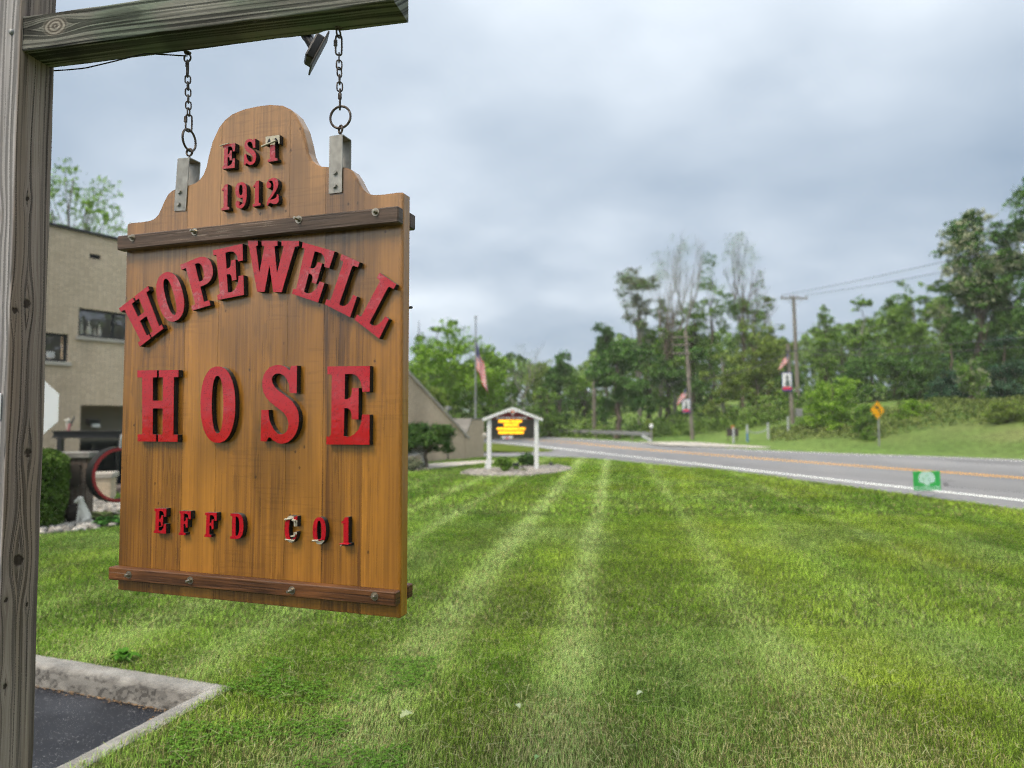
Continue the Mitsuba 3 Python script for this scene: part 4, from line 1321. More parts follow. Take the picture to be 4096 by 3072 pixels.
urn = obj("urn", lathe([(0, 0), (0.09, 0.0), (0.10, 0.03), (0.07, 0.05), (0.12, 0.12), (0.135, 0.20), (0.12, 0.25), (0.125, 0.27), (0.10, 0.27), (0.09, 0.20), (0, 0.18)], (-6.86, 11.18, 0.02)), M_BROWN, None, 30)
tag(urn, "dark brown metal urn between the clipped shrub and the dog statue", "urn")

# ---- white pebbles of the two beds


def pebbles(poly, n, r0, r1, seed, hgt=0.04):
    g = np.random.default_rng(seed)
    minx, miny, maxx, maxy = poly.bounds
    ico = trimesh.creation.icosphere(subdivisions=1)
    V, Fc = [], []
    cnt, k = 0, 0
    inner = poly.buffer(-0.03)
    shapely.prepare(inner)
    while cnt < n:
        xy = np.column_stack([g.uniform(minx, maxx, n), g.uniform(miny, maxy, n)])
        for x, y in xy[shapely.contains_xy(inner, xy[:, 0], xy[:, 1])]:
            s = g.uniform(r0, r1) * np.array([1, g.uniform(.7, 1), g.uniform(.45, .75)])
            v = ico.vertices * s * (1 + 0.16 * g.normal(size=(len(ico.vertices), 1)).clip(-1, 1))
            a = g.uniform(0, 6.3)
            R = np.array([[math.cos(a), -math.sin(a), 0], [math.sin(a), math.cos(a), 0], [0, 0, 1]])
            V.append(v @ R.T + [x, y, g.uniform(0.0, hgt)])
            Fc.append(ico.faces + k)
            k += len(v)
            cnt += 1
            if cnt >= n: break
    V = np.vstack(V)
    ncol = len(ico.vertices)
    tone = np.repeat(g.uniform(0.22, 0.52, len(V) // ncol), ncol)[:, None] * np.array([1.0, 0.95, 0.87])
    return trimesh.Trimesh(V, np.vstack(Fc), process=False), tone


for poly, n, seed, nm, lab in ((BED1, 2600, 5, "gravel_bed", "pale pebble bed around the foot of the message board"), (BED2, 3000, 6, "stone_bed", "whitish stones of the planting bed in front of the building")):
    struct(nm, sheet(poly, -0.010), M_GRAVEL, False, lab)
    pm, tone = pebbles(poly, n, 0.025, 0.06 if nm == "gravel_bed" else 0.075, seed)
    k = obj("pebbles", pm, M_VC, nm, True, color=tone)
    tag(k, None, None, None, "stuff")

# ================================================================== message board
mb = thing("message_board", "white gabled message board with amber lit lines in the pebble bed", "sign board")
bc = np.array([0.02, 22.6, 0.0])


def mbx(x0, x1, z0, z1, y0, y1, c=0.0):
    s, a = (x1 - x0, y1 - y0, z1 - z0), ((x0 + x1) / 2 + bc[0], (y0 + y1) / 2 + bc[1], (z0 + z1) / 2)
    return cbox(s, a, c) if c else bx(s, a)


obj("post", mbx(-0.81, -0.68, -0.1, 1.64, -0.065, 0.065, 0.008), M_WHITE, mb)
obj("post", mbx(0.69, 0.82, -0.1, 1.66, -0.065, 0.065, 0.008), M_WHITE, mb)
for s_, x_ in ((-1, -0.95), (1, 0.95)):
    L_ = math.hypot(0.95, 0.36)
    p = Polygon([(x_, 1.64), (0.0 + s_ * 0.003, 2.00), (0.0 + s_ * 0.003, 1.90), (x_, 1.55)])
    m = extrude(p, 0.24)
    v = m.vertices
    m.vertices = np.column_stack([v[:, 0] + bc[0], bc[1] - 0.16 + v[:, 2], v[:, 1]])
    m.faces = m.faces[:, ::-1]
    obj("rafter", m, M_WHITE, mb)
g_ = extrude(Polygon([(-0.675, 1.605), (0.685, 1.605), (0.685, 1.66), (0.0, 1.90), (-0.675, 1.655)]), 0.08)
v = g_.vertices
g_.vertices = np.column_stack([v[:, 0] + bc[0], bc[1] - 0.04 + v[:, 2], v[:, 1]])
g_.faces = g_.faces[:, ::-1]
hd = obj("header", g_, M_MAROON, mb)
words = []
gx_ = np.random.default_rng(3)
x = -0.52
for wlen in (7, 5, 2, 5, 3):
    for q in range(wlen):
        w = gx_.uniform(0.022, 0.034)
        words.append(mbx(x, x + w, 1.625, 1.675 + gx_.uniform(-.006, .008), -0.050, -0.0402))
        x += w + 0.008
    x += 0.045
obj("lettering", cat(words), M_WHITE, hd)
em = extrude(unary_union([affinity.rotate(Polygon([(-.03, .10), (.03, .10), (.012, 0), (-.012, 0)]), a, (0, 0)) for a in (0, 90, 180, 270)]), 0.012)
em.vertices = np.column_stack([em.vertices[:, 0] + bc[0], bc[1] - 0.175 - em.vertices[:, 2], em.vertices[:, 1] + 1.85])
emk = obj("emblem", em, M_WHITE, mb)
ec_ = extrude(Point(0, 0).buffer(0.045), 0.01)
ec_.vertices = np.column_stack([ec_.vertices[:, 0] + bc[0], bc[1] - 0.188 - ec_.vertices[:, 2], ec_.vertices[:, 1] + 1.85])
obj("centre", ec_, M_ORANGE, emk)
scr = obj("screen", mbx(-0.675, 0.685, 1.03, 1.60, -0.05, 0.05), M_SCREEN, mb)
blk = []
for zc, x0, x1 in ((1.545, -0.44, 0.32), (1.43, -0.27, 0.20), (1.31, -0.49, 0.39), (1.19, -0.44, 0.34)):
    x = x0
    while x < x1 - 0.03:
        w = min(gx_.uniform(0.036, 0.048), x1 - x)
        # letter-like: two uprights and two bars each
        blk += [mbx(x, x + 0.012, zc - 0.038, zc + 0.038, -0.056, -0.0502), mbx(x + w - 0.012, x + w, zc - 0.038, zc + 0.030, -0.056, -0.0502)]
        blk += [mbx(x + 0.0121, x + w - 0.0121, zc + 0.018, zc + 0.036, -0.056, -0.0502)]
        if gx_.random() < 0.75: blk += [mbx(x + 0.0121, x + w - 0.0121, zc - 0.036, zc - 0.016, -0.056, -0.0502)]
        x += w + (0.010 if gx_.random() < 0.88 else 0.035)
AMBER = {"type": "area", "radiance": {"type": "rgb", "value": [0.85, 0.34, 0.004]}}
lit = cat(blk)
kk = obj("lit_lines", lit, M_BLACK, scr)
scene[kk]["emitter"] = AMBER
fan = []
for k in range(9):
    a0_, a1_ = math.pi * (1 + k / 9), math.pi * (1 + (k + 1) / 9)
    fan.append((k, Polygon([(0, 0), (0.19 * math.cos(a0_), 0.10 * math.sin(a0_)), (0.19 * math.cos(a1_), 0.10 * math.sin(a1_))])))
bt = thing("bunting", "small pink and white bunting hanging under the message screen", "bunting")
for sel, mm_ in (((0, 1, 2, 6, 7, 8), M_WHITE), ((3, 4, 5), princ("bunting_red", (0.42, 0.12, 0.16), rough=0.7))):
    m = extrude(unary_union([p.buffer(0.0001) for k, p in fan if k in sel]), 0.02)
    m.vertices = np.column_stack([m.vertices[:, 0] + bc[0] - 0.17, bc[1] - 0.075 - m.vertices[:, 2] - 0.004 * np.sin(m.vertices[:, 0] * 60), m.vertices[:, 1] + 1.075])
    obj("cloth", m, mm_, bt)
fld = thing("flood_lamp", "white flood lamp clamped to the left post of the message board", "lamp")
obj("head", lathe([(0, 0), (0.06, 0.01), (0.075, 0.07), (0.03, 0.13), (0, 0.14)], (bc[0] - 0.88, bc[1] - 0.03, 1.05), 14), M_PALE, fld, 30)
obj("arm", cyl((bc[0] - 0.88, bc[1] - 0.03, 1.12), (bc[0] - 0.80, bc[1], 1.13), 0.015), M_WHITE, fld)
box1 = obj("utility_box", mbx(-0.87, -0.82, 0.0, 0.30, -0.05, 0.05, 0.01), M_WHITE)
tag(box1, "small white box against the foot of the board's left post", "box")
spot = thing("ground_spotlight", "dark ground spotlight between the two shrubs of the pebble bed", "lamp")
obj("body", cbox((0.22, 0.16, 0.13), (0.13, 23.2, 0.13), 0.02), M_BLACK, spot)
obj("foot", cyl((0.13, 23.2, 0.0), (0.13, 23.2, 0.08), 0.03), M_BLACK, spot)
spot2 = thing("ground_spotlight", "grey ground spotlight at the right end of the pebble bed", "lamp")
obj("body", cbox((0.13, 0.12, 0.10), (1.32, 24.2, 0.10), 0.02), M_DARKGREY, spot2)
obj("foot", cyl((1.32, 24.2, 0.0), (1.32, 24.2, 0.08), 0.03), M_BLACK, spot2)

# ---- flags


def flag_mesh(wd, ht, nx, ny, fold, mode, seed=0):
    """A draped national flag: vertices in its own plane (x along the fly, z down from the hoist top) with stripe colours per vertex."""
    xs, zs = np.linspace(0, 1, nx), np.linspace(0, 1, ny)
    X, Z = np.meshgrid(xs, zs)
    if mode == "limp":      # hangs down from the hoist: the fly end droops
        px = wd * X * (0.19 + 0.08 * Z) + 0.03 * wd * np.sin(X * 9) * X
        pz = -ht * Z * 0.80 - X * ht * 0.82
        py = fold * np.sin(X * 12 + Z * 2) * (0.25 + X)
    else:
        px, pz = wd * X, -ht * Z - 0.25 * ht * X
        py = fold * np.sin(X * 7 + Z)
    v = np.column_stack([px.ravel(), py.ravel(), pz.ravel()])
    st = (np.floor(Z * 13 - 1e-6).astype(int) % 2 == 0)
    col = np.where(st[..., None], [0.60, 0.010, 0.028], [0.86, 0.86, 0.86])
    can = (X < 0.42) & (Z < 7 / 13)
    star = (np.sin(X * 110) * np.sin(Z * 80) > 0.62)
    col = np.where(can[..., None], np.where(star[..., None], [0.6, 0.6, 0.65], [0.020, 0.030, 0.14]), col)
    f = [(r * nx + c, r * nx + c + 1, (r + 1) * nx + c + 1, (r + 1) * nx + c) for r in range(ny - 1) for c in range(nx - 1)]
    f = np.array(f)
    return trimesh.Trimesh(v, np.vstack([f[:, [0, 1, 2]], f[:, [0, 2, 3]]]), process=False), col.reshape(-1, 3)


fp = thing("flagpole", "tall grey flagpole standing behind the end of the brick wall", "flagpole")
fx, fy = -1.53, 29.8
obj("pole", cyl((fx, fy, 0), (fx, fy, 5.85), 0.045, 0.028), M_GREYM, fp)
obj("finial", trimesh.creation.icosphere(2, 0.06).apply_translation((fx, fy, 5.9)), M_GREYM, fp, True)
fm_, fc_ = flag_mesh(1.75, 1.42, 60, 53, 0.10, "limp")
k = obj("flag", fm_.apply_translation((fx + 0.03, fy - 0.02, 4.92)), M_VC, None, True, color=fc_)
tag(k, "large national flag with stripes hanging limp on the tall flagpole", "flag")

# ================================================================== street furniture across the road
def pole_thing(label, x, y, z0, z1, r0, r1, lean=(0, 0), group="utility poles along the road"):
    t = thing("utility_pole", label, "utility pole", group)
    obj("pole", cyl((x, y, z0 - 0.4), (x + lean[0], y + lean[1], z1), r0, r1), M_POLE, t, 40)
    return t


def roadside(px, Y):
    """Where a line of sight px pixels from the left meets depth Y, in plan: used once to lay out the far objects."""
    return (px - 512) / FOCAL * Y


P1 = (12.95, 51.0, bz(12.95, 51.0))
P2 = (22.2, 55.0, bz(22.2, 55.0))
P3 = (19.75, 50.0, bz(19.75, 50.0))
up1 = pole_thing("leaning utility pole with a banner and flag by the gravel drive", P1[0], P1[1], P1[2], 7.9, 0.15, 0.11, (-0.42, 0))
for zz in (7.45, 6.9, 6.3):
    obj("crossarm", bx((1.3, 0.09, 0.09), (P1[0] - 0.42 - 0.35, P1[1] - 0.12, zz)), M_POLE, up1)
up2 = pole_thing("tall utility pole with a wide crossarm at its top", P2[0], P2[1], P2[2], 11.15, 0.17, 0.12, (-0.25, 0))
obj("crossarm", bx((2.1, 0.11, 0.13), (P2[0] - 0.25, P2[1] - 0.15, 10.95), 0.02), M_POLE, up2)
for dx in (-0.95, -0.30, 0.25, 0.95):
    obj("insulator", lathe([(0, 0), (0.05, 0), (0.07, 0.06), (0.04, 0.12), (0.06, 0.18), (0, 0.22)], (P2[0] - 0.25 + dx, P2[1] - 0.15, 11.01), 10), M_GREYM, up2)
for s_ in (-1, 1):
    obj("brace", cyl((P2[0] - 0.25 + s_ * 0.7, P2[1] - 0.2, 10.9), (P2[0] - 0.25, P2[1] - 0.2, 10.3), 0.02), M_GREYM, up2)
up3 = pole_thing("shorter utility pole with banner beside the tall crossarm pole", P3[0], P3[1], P3[2], 6.9, 0.15, 0.11, (-0.25, 0))
obj("bracket", bx((0.9, 0.1, 0.1), (P3[0] - 0.1, P3[1] - 0.12, 6.35)), M_DARKGREY, up3)
obj("meter_box", cbox((0.42, 0.3, 0.55), (P3[0] + 0.35, P3[1] - 0.25, P3[2] + 0.75), 0.03), M_GREYM, up3)
up4 = pole_thing("distant bare wooden pole in front of the dark trees", 6.95, 60.0, 0.0, 4.85, 0.17, 0.14)
up5 = pole_thing("pale distant pole just left of the message board's gable", -1.55, 62.0, 0.0, 4.2, 0.12, 0.10)


def banner(name_label, x0, x1, z0, z1, y, px, seed):
    b = thing("banner", name_label, "banner", "banners on the utility poles")
    nx, ny = 41, 57
    X, Z = np.meshgrid(np.linspace(0, 1, nx), np.linspace(0, 1, ny))
    col = np.where((X < .07)[..., None] | (X > .93)[..., None] | (Z > .95)[..., None], [0.04, 0.08, 0.34], [0.80, 0.82, 0.86])
    col = np.where(((Z < .22) & (X > .07) & (X < .93))[..., None], [0.62, 0.06, 0.11], col)
    col = np.where((Z < .06)[..., None], [0.07, 0.08, 0.30], col)
    head = ((X - .52) / .15) ** 2 + ((Z - .72) / .11) ** 2 < 1
    body = (((X - .54) / .22) ** 2 + ((Z - .36) / .25) ** 2 < 1) & (Z > .24)
    col = np.where((head | body)[..., None], [0.10, 0.13, 0.14], col)
    wv = 0.03 * np.sin(X * 5 + seed)
    v = np.column_stack([(x0 + (x1 - x0) * X).ravel(), (y + wv).ravel(), (z0 + (z1 - z0) * Z).ravel()])
    f = np.array([(r * nx + c, r * nx + c + 1, (r + 1) * nx + c + 1, (r + 1) * nx + c) for r in range(ny - 1) for c in range(nx - 1)])
    obj("cloth", trimesh.Trimesh(v, np.vstack([f[:, [0, 1, 2]], f[:, [0, 2, 3]]]), process=False), M_VC, b, True, color=col.reshape(-1, 3))
    for zz in (z1 + .02, z0 - .02): obj("rod", cyl((x0, y, zz), (px, y, zz), 0.02), M_DARKGREY, b)


banner("red, white and blue banner on the leaning pole by the gravel drive", 12.15, 12.72, 2.05, 3.0, 50.75, 12.8, 0.3)
banner("red, white and blue banner high on the short pole beside the tall one", 18.95, 19.65, 3.55, 4.85, 49.75, 19.7, 1.2)
for (x, y, z, lab) in ((12.0, 50.7, 3.75, "small flag above the lower banner on the leaning pole"), (18.95, 49.7, 6.2, "small flag above the upper banner on the short pole")):
    m, c = flag_mesh(0.75, 0.62, 40, 40, 0.06, "limp", 2)
    t = thing("pole_flag", lab, "flag", "small flags on the utility poles")
    sc_ = 1.0
    m.apply_transform(np.diag([-3.2, 1.6, 1.25, 1]))
    m.faces = m.faces[:, ::-1]
    obj("cloth", m.apply_translation((x + 0.45, y, z + 0.05)), M_VC, t, True, color=c)
    obj("staff", cyl((x + 0.9, y + 0.05, z - 0.45), (x + 0.28, y, z + 0.22), 0.018), M_DARKGREY, t)

# wires
def wire(a, b, sag, r, label):
    t = np.linspace(0, 1, 24)
    p = np.outer(1 - t, a) + np.outer(t, b)
    p[:, 2] -= sag * 4 * t * (1 - t)
    k = obj("overhead_wire", tube(p, r, 5), M_DARKGREY, None, True)
    tag(k, label, "wire", "overhead wires along the road")


c2_ = np.array([P2[0] - 0.25, P2[1] - 0.15, 11.2])
near_pole = np.array([33.0, 20.0, 11.5])
wire(c2_ + [-0.95, 0, 0], near_pole + [-1.0, 0, 0], 0.55, 0.020, "upper power line rising from the crossarm to the top right")
wire(c2_ + [0.95, 0, 0], near_pole + [1.0, 0, 0], 0.75, 0.020, "second power line running to the right below the first")
wire(np.array([P2[0] - .2, P2[1] - .1, 8.2]), near_pole + [0, 0, -3.2], 0.6, 0.018, "thin wire crossing the dark trees at the right edge")
wire(np.array([P2[0] - .2, P2[1] - .1, 6.9]), near_pole + [0, 0, -5.0], 0.75, 0.024, "thick upper cable sagging in front of the right hand trees")
wire(np.array([P2[0] - .2, P2[1] - .1, 6.6]), near_pole + [0, 0, -5.5], 0.85, 0.024, "thick lower cable sagging in front of the right hand trees")
c1_ = np.array([P1[0] - 0.42, P1[1] - 0.1, 7.45])
wire(c2_ + [-0.9, 0, -0.05], c1_ + [0.2, 0, 0.0], 0.35, 0.012, "power line falling from the crossarm to the leaning pole")
wire(np.array([P3[0] - .2, P3[1], 6.3]), c1_ + [0, 0, -3.0], 0.5, 0.030, "thick cable between the two banner poles")
wire(c1_ + [0, 0, -3.0], np.array([6.95, 60, 3.6]), 0.35, 0.030, "thick cable running left to the distant bare pole")
wire(np.array([6.95, 60, 3.6]), np.array([-6, 78, 3.2]), 0.5, 0.030, "thick cable running on left past the distant bare pole")

# curve warning sign
ws = thing("warning_sign", "yellow diamond warning sign with a black left curve arrow", "road sign")
wx, wy = 18.85, 36.6
wz = bz(wx, wy)
WF = frame(np.array([wx - 0.05, wy - 0.05, 2.05]), [0.94, 0.34, 0], [0, 0, 1], [0.34, -0.94, 0])
hd_ = 0.49
dia = Polygon([(-hd_, 0), (0, -hd_), (hd_, 0), (0, hd_)]).buffer(-0.04).buffer(0.04)
m = extrude(dia, 0.006)
obj("panel", placed(m, WF), M_YELLOW, ws)
m = extrude(dia.buffer(-0.025).difference(dia.buffer(-0.040)), 0.002)
m.apply_translation([0, 0, 0.0065])
obj("border", placed(m, WF), M_BLACK, ws)
arc = LineString([(0.16, -0.22), (0.15, -0.10), (0.12, 0.0), (0.06, 0.09), (-0.02, 0.15)]).buffer(0.042, cap_style=2)
arrow = unary_union([arc, Polygon([(-0.20, 0.22), (-0.085, 0.03), (0.055, 0.235)])])
m = extrude(arrow, 0.002)
m.apply_translation([0, 0, 0.0065])
obj("arrow", placed(m, WF), M_BLACK, ws)
obj("post", bx((0.07, 0.04, 2.3), (wx + 0.02, wy, 0.95 + wz * 0.3)), M_GREYM, ws)

# yard sign
ys = thing("yard_sign", "green yard sign with a pale tree emblem at the lawn's edge", "yard sign")
YF = frame(np.array([8.86, 15.25, 0.31]), [0.985, -0.12, 0.03], [-0.035, 0.0, 0.999], [0.12, -0.985, 0])
m = extrude(sbox(-0.275, -0.205, 0.275, 0.205), 0.004)
obj("panel", placed(m, YF), M_GREEN, ys)
treeshape = unary_union([ell(0, 0.05, .165, .15, 2.2).intersection(sbox(-1, -.02, 1, 1)), Polygon([(-.165, .06), (.165, .06), (.15, -.03), (.05, -.05), (.035, -.10), (-.035, -.10), (-.05, -.05), (-.15, -.03)])])
treeshape = treeshape.difference(unary_union([Point(0, .11).buffer(.02), Point(-.07, .04).buffer(.022), Point(.05, 0.02).buffer(.016)]))
m = extrude(treeshape, 0.001)
m.apply_translation([0, 0, 0.0045])
obj("emblem", placed(m, YF), M_MINT, ys)
bars = []
g3 = np.random.default_rng(9)
for zc, hh in ((-0.135, 0.028), (-0.180, 0.022)):
    x = -0.25
    while x < 0.245:
        w = g3.uniform(.012, .02)
        bars.append(sbox(x, zc - hh / 2, min(x + w, .25), zc + hh / 2))
        x += w + (.007 if g3.random() < .85 else .025)
m = extrude(unary_union(bars), 0.001)
m.apply_translation([0, 0, 0.0045])
obj("print", placed(m, YF), M_MINT, ys)
for dx in (-0.17, 0.17):
    obj("stake", cyl(np.array([8.86 + dx, 15.27 - dx * .12, -0.1]), np.array([8.855 + dx, 15.27 - dx * .12, 0.45]), 0.005), M_GREYM, ys)

# bollards with a chain, marker post, guard rail, small boards on the far side
bol = []
M_DULL = princ("dull_white", (0.42, 0.45, 0.47), rough=0.7)
for k, (x, y, h, blue) in enumerate(((13.7, 44.0, 0.95, 0), (14.75, 44.6, 1.0, 1), (16.2, 45.0, 1.0, 0), (18.1, 46.6, 1.0, 0))):
    z = bz(x, y)
    t = thing("bollard", ["white bollard left of the gravel drive's orange board", "white bollard with a blue foot beside the gravel drive", "white bollard at the right end of the sagging chain", "white bollard standing alone beside the shorter banner pole"][k], "bollard", "white posts by the gravel drive")
    obj("post", cyl((x, y, z - .1), (x, y, z + h), 0.065), M_DULL, t, 40)
    obj("cap", lathe([(0, .07), (.05, .05), (.07, 0.0), (0, 0)], (x, y, z + h), 14), M_DULL, t, True)
    if blue: obj("band", cyl((x, y, z), (x, y, z + 0.55), 0.079), princ("bollard_blue", (0.10, 0.22, 0.38)), t, 40)
    bol.append((x, y, z + h * 0.7))
t_ = np.linspace(0, 1, 14)
p = np.outer(1 - t_, bol[1]) + np.outer(t_, bol[2])
p[:, 2] -= 0.9 * t_ * (1 - t_)
tag(obj("barrier_chain", tube(p, 0.03, 6), M_DULL), "white plastic chain sagging between two bollards", "chain")
sb = thing("notice_board", "small orange topped board behind the bollards", "board")
zb2 = bz(14.3, 45.8)
obj("panel", bx((0.75, 0.04, 0.5), (14.2, 45.8, zb2 + 0.55)), M_BROWN, sb)
obj("cap", bx((0.16, 0.05, 0.16), (14.2, 45.77, zb2 + 0.90)), M_ORANGE, sb)
for dx in (-.3, .3): obj("leg", bx((0.05, 0.05, 0.6), (14.2 + dx, 45.83, zb2 + 0.28)), M_BROWN, sb)
mk = thing("marker_post", "pale marker post with a round head beside the far roadside", "marker post")
mx, my = 9.5, 48.5
mz = bz(mx, my)
obj("post", cyl((mx, my, mz - .1), (mx, my, mz + 1.05), 0.035), M_GREYM, mk)
obj("head", lathe([(0, 0), (.12, .02), (.12, .22), (0, .26)], (mx, my, mz + 1.0), 14), M_WHITE, mk, 30)
gr = thing("guard_rail", "weathered steel guard rail along the outside of the road's bend", "guard rail")
rail = smooth_line([(9.6, 49.5), (7.2, 56.5), (3.2, 64.5), (-2.5, 71.5), (-9.0, 77.5)], 60)
prof_r = [(0.0, 0.0), (0.03, 0.04), (0.03, 0.10), (0.0, 0.14), (0.03, 0.18), (0.03, 0.24), (0.0, 0.28)]
tg = np.gradient(rail, axis=0)
tg /= np.linalg.norm(tg, axis=1, keepdims=True)
nr = np.column_stack([tg[:, 1], -tg[:, 0]])
V = np.array([[(*(rail[i] - nr[i] * d), 0.38 + z) for d, z in prof_r] for i in range(60)]).reshape(-1, 3)
f = np.array([(r * 7 + c, r * 7 + c + 1, (r + 1) * 7 + c + 1, (r + 1) * 7 + c) for r in range(59) for c in range(6)])
obj("rail", trimesh.Trimesh(V, np.vstack([f[:, [0, 1, 2]], f[:, [0, 2, 3]]]), process=False), M_GREYM, gr)
for k in range(0, 60, 5):
    obj("post", bx((0.12, 0.12, 0.8), (*(rail[k] + nr[k] * 0.1), 0.25)), M_POLE, gr)
tag(obj("rail_end", placed(cbox((0.8, 0.06, 0.18), (0, 0, 0), 0.02), trimesh.transformations.euler_matrix(0, 0.45, -0.7)).apply_translation((9.0, 47.6, 0.30)), M_DULL), "white sloped end piece of the guard rail by the marker post", "guard rail end")
bn = thing("white_bench", "low white bench under the dark little pine by the brick wall", "bench")
obj("seat", cbox((0.85, 0.3, 0.07), (-3.35, 24.1, 0.42), 0.01), M_WHITE, bn)
obj("back", cbox((0.85, 0.06, 0.4), (-3.35, 24.28, 0.60), 0.01), M_WHITE, bn)
for dx in (-.35, .35): obj("leg", bx((0.09, 0.28, 0.4), (-3.35 + dx, 24.1, 0.2)), M_WHITE, bn)

# ================================================================== vegetation
def leaf_quads(c, size, g, squash=1.0, up=0.0, aspect=0.62):
    """Rhombic leaf clumps of the given sizes at the centres c, in random attitudes; up > 0 turns their faces towards the sky."""
    n = len(c)
    a = g.normal(size=(n, 3))
    a[:, 2] *= squash
    a /= np.linalg.norm(a, axis=1, keepdims=True)
    nrm = g.normal(size=(n, 3)) + np.array([0, 0, up])
    b = np.cross(a, nrm)
    b /= np.linalg.norm(b, axis=1, keepdims=True) + 1e-9
    s = np.asarray(size).reshape(-1, 1) * np.ones((n, 1))
    v = np.stack([c - a * s * .5, c + b * s * .5 * aspect, c + a * s * .5, c - b * s * .5 * aspect], 1).reshape(-1, 3)
    q = np.arange(n)[:, None] * 4 + np.array([[0, 1, 2, 3]])
    f = np.vstack([q[:, [0, 1, 2]], q[:, [0, 2, 3]]])
    return v, f


def lobes_in(g, n, centre, rad, shape="dome"):
    out = []
    while len(out) < n:
        p = g.uniform(-1, 1, 3)
        rr = math.hypot(p[0], p[1])
        h = (p[2] + 1) / 2
        lim = {"dome": math.sqrt(max(0, 1 - (2 * h - 1) ** 2)), "cone": max(0.05, 1 - h) * 0.95, "column": 0.9 * min(1, (1 - h) * 3.0, 0.35 + h * 1.5), "vase": 0.25 + 0.75 * h ** 0.8 if h < .8 else 1.0 - (h - .8) * 2.6}[shape]
        if rr <= lim and rr >= 0.25 * lim * g.random(): out.append(np.array(centre) + p * np.array(rad))
    return np.array(out)


def foliage(g, lobes, lobe_r, n, leaf, cols, flat=0.75, up=0.6, shell=0.5):
    """Leaves in uneven sprays round the lobes: each lobe is broken into smaller sprays so that no lobe reads as a ball."""
    nl = len(lobes)
    R = np.broadcast_to(lobe_r, (nl,))
    m = nl * 9
    par = g.integers(0, nl, m)
    d = g.normal(size=(m, 3))
    d /= np.linalg.norm(d, axis=1, keepdims=True)
    spray = lobes[par] + d * (R[par] * g.uniform(0.35, 1.15, m))[:, None] * np.array([1, 1, flat])
    sr = R[par] * g.uniform(0.16, 0.42, m)
    k = g.integers(0, m, n)
    off = g.normal(size=(n, 3)) * np.array([1, 1, .62])
    c = spray[k] + off * sr[k][:, None] * .75
    v, f = leaf_quads(c, leaf * g.uniform(0.5, 1.25, n), g, 0.7, up)
    tone = np.clip(g.random(nl)[par][k] * 0.40 + g.random(m)[k] * 0.35 + g.random(n) * 0.25, 0, 1)
    col = np.array(cols[0]) * (1 - tone[:, None]) + np.array(cols[1]) * tone[:, None]
    col = col * g.uniform(0.8, 1.2, (n, 1))
    return v, f, np.repeat(col, 4, 0)


def limbs(g, base, top, r0, ends, n_limb, twig=0.35):
    """A tapered trunk with limbs bending out to some of the lobes."""
    base, top = np.array(base, float), np.array(top, float)
    L = np.linalg.norm(top - base)
    t = np.linspace(0, 1, 9)
    p = np.outer(1 - t, base) + np.outer(t, top)
    p[1:-1, :2] += g.normal(size=(7, 2)) * L * 0.012
    ms = [tube(p, r0 * (1 - 0.86 * t) + 0.01, 7)]
    for e in ends[g.permutation(len(ends))[:n_limb]]:
        f = np.clip((e[2] - base[2]) / L * g.uniform(0.45, 0.8), 0.12, 0.9)
        s = base + (top - base) * f
        mid = s * 0.5 + e * 0.5 + np.array([0, 0, 0.08 * L * g.random()])
        q = np.array([s, s * .6 + mid * .4, mid, mid * .45 + e * .55, e])
        ms.append(tube(q, np.linspace(r0 * (1 - .8 * f) * twig + 0.008, 0.012, 5), 5))
    return cat(ms)


def twigs(g, base, h, spread, r0, levels=4, lean=0.1):
    """Bare branching: forks that grow upward and thin out."""
    ms = []

    def grow(p, d, L, r, lev):
        q = [p]
        for k in range(4):
            d = d + g.normal(size=3) * 0.10 + np.array([0, 0, 0.06])
            d /= np.linalg.norm(d)
            p = p + d * L / 4
            q.append(p)
        ms.append(tube(np.array(q), np.linspace(r, r * 0.62, 5), 5 if lev > 1 else 4))
        if lev == 0: return
        for k in range(2 if lev < levels else 3):
            a = g.normal(size=3) * spread
            a[2] = abs(a[2]) * 0.4
            nd = d + a
            grow(np.array(q[-1 - (k % 2)]), nd / np.linalg.norm(nd), L * g.uniform(0.55, 0.8), r * 0.6, lev - 1)
    grow(np.array(base, float), np.array([g.normal() * lean, g.normal() * lean, 1.0]), h * 0.42, r0, levels)
    return cat(ms)


BRIGHT = ((0.135, 0.270, 0.030), (0.265, 0.430, 0.062))
MID = ((0.098, 0.205, 0.038), (0.215, 0.350, 0.072))
DARK = ((0.056, 0.135, 0.038), (0.135, 0.250, 0.064))
OLIVE = ((0.130, 0.200, 0.040), (0.245, 0.330, 0.078))
BLUEGREEN = ((0.034, 0.082, 0.050), (0.080, 0.150, 0.088))
GREYGREEN = ((0.140, 0.170, 0.100), (0.26, 0.28, 0.19))
BLOSSOM = ((0.26, 0.31, 0.17), (0.46, 0.48, 0.35))


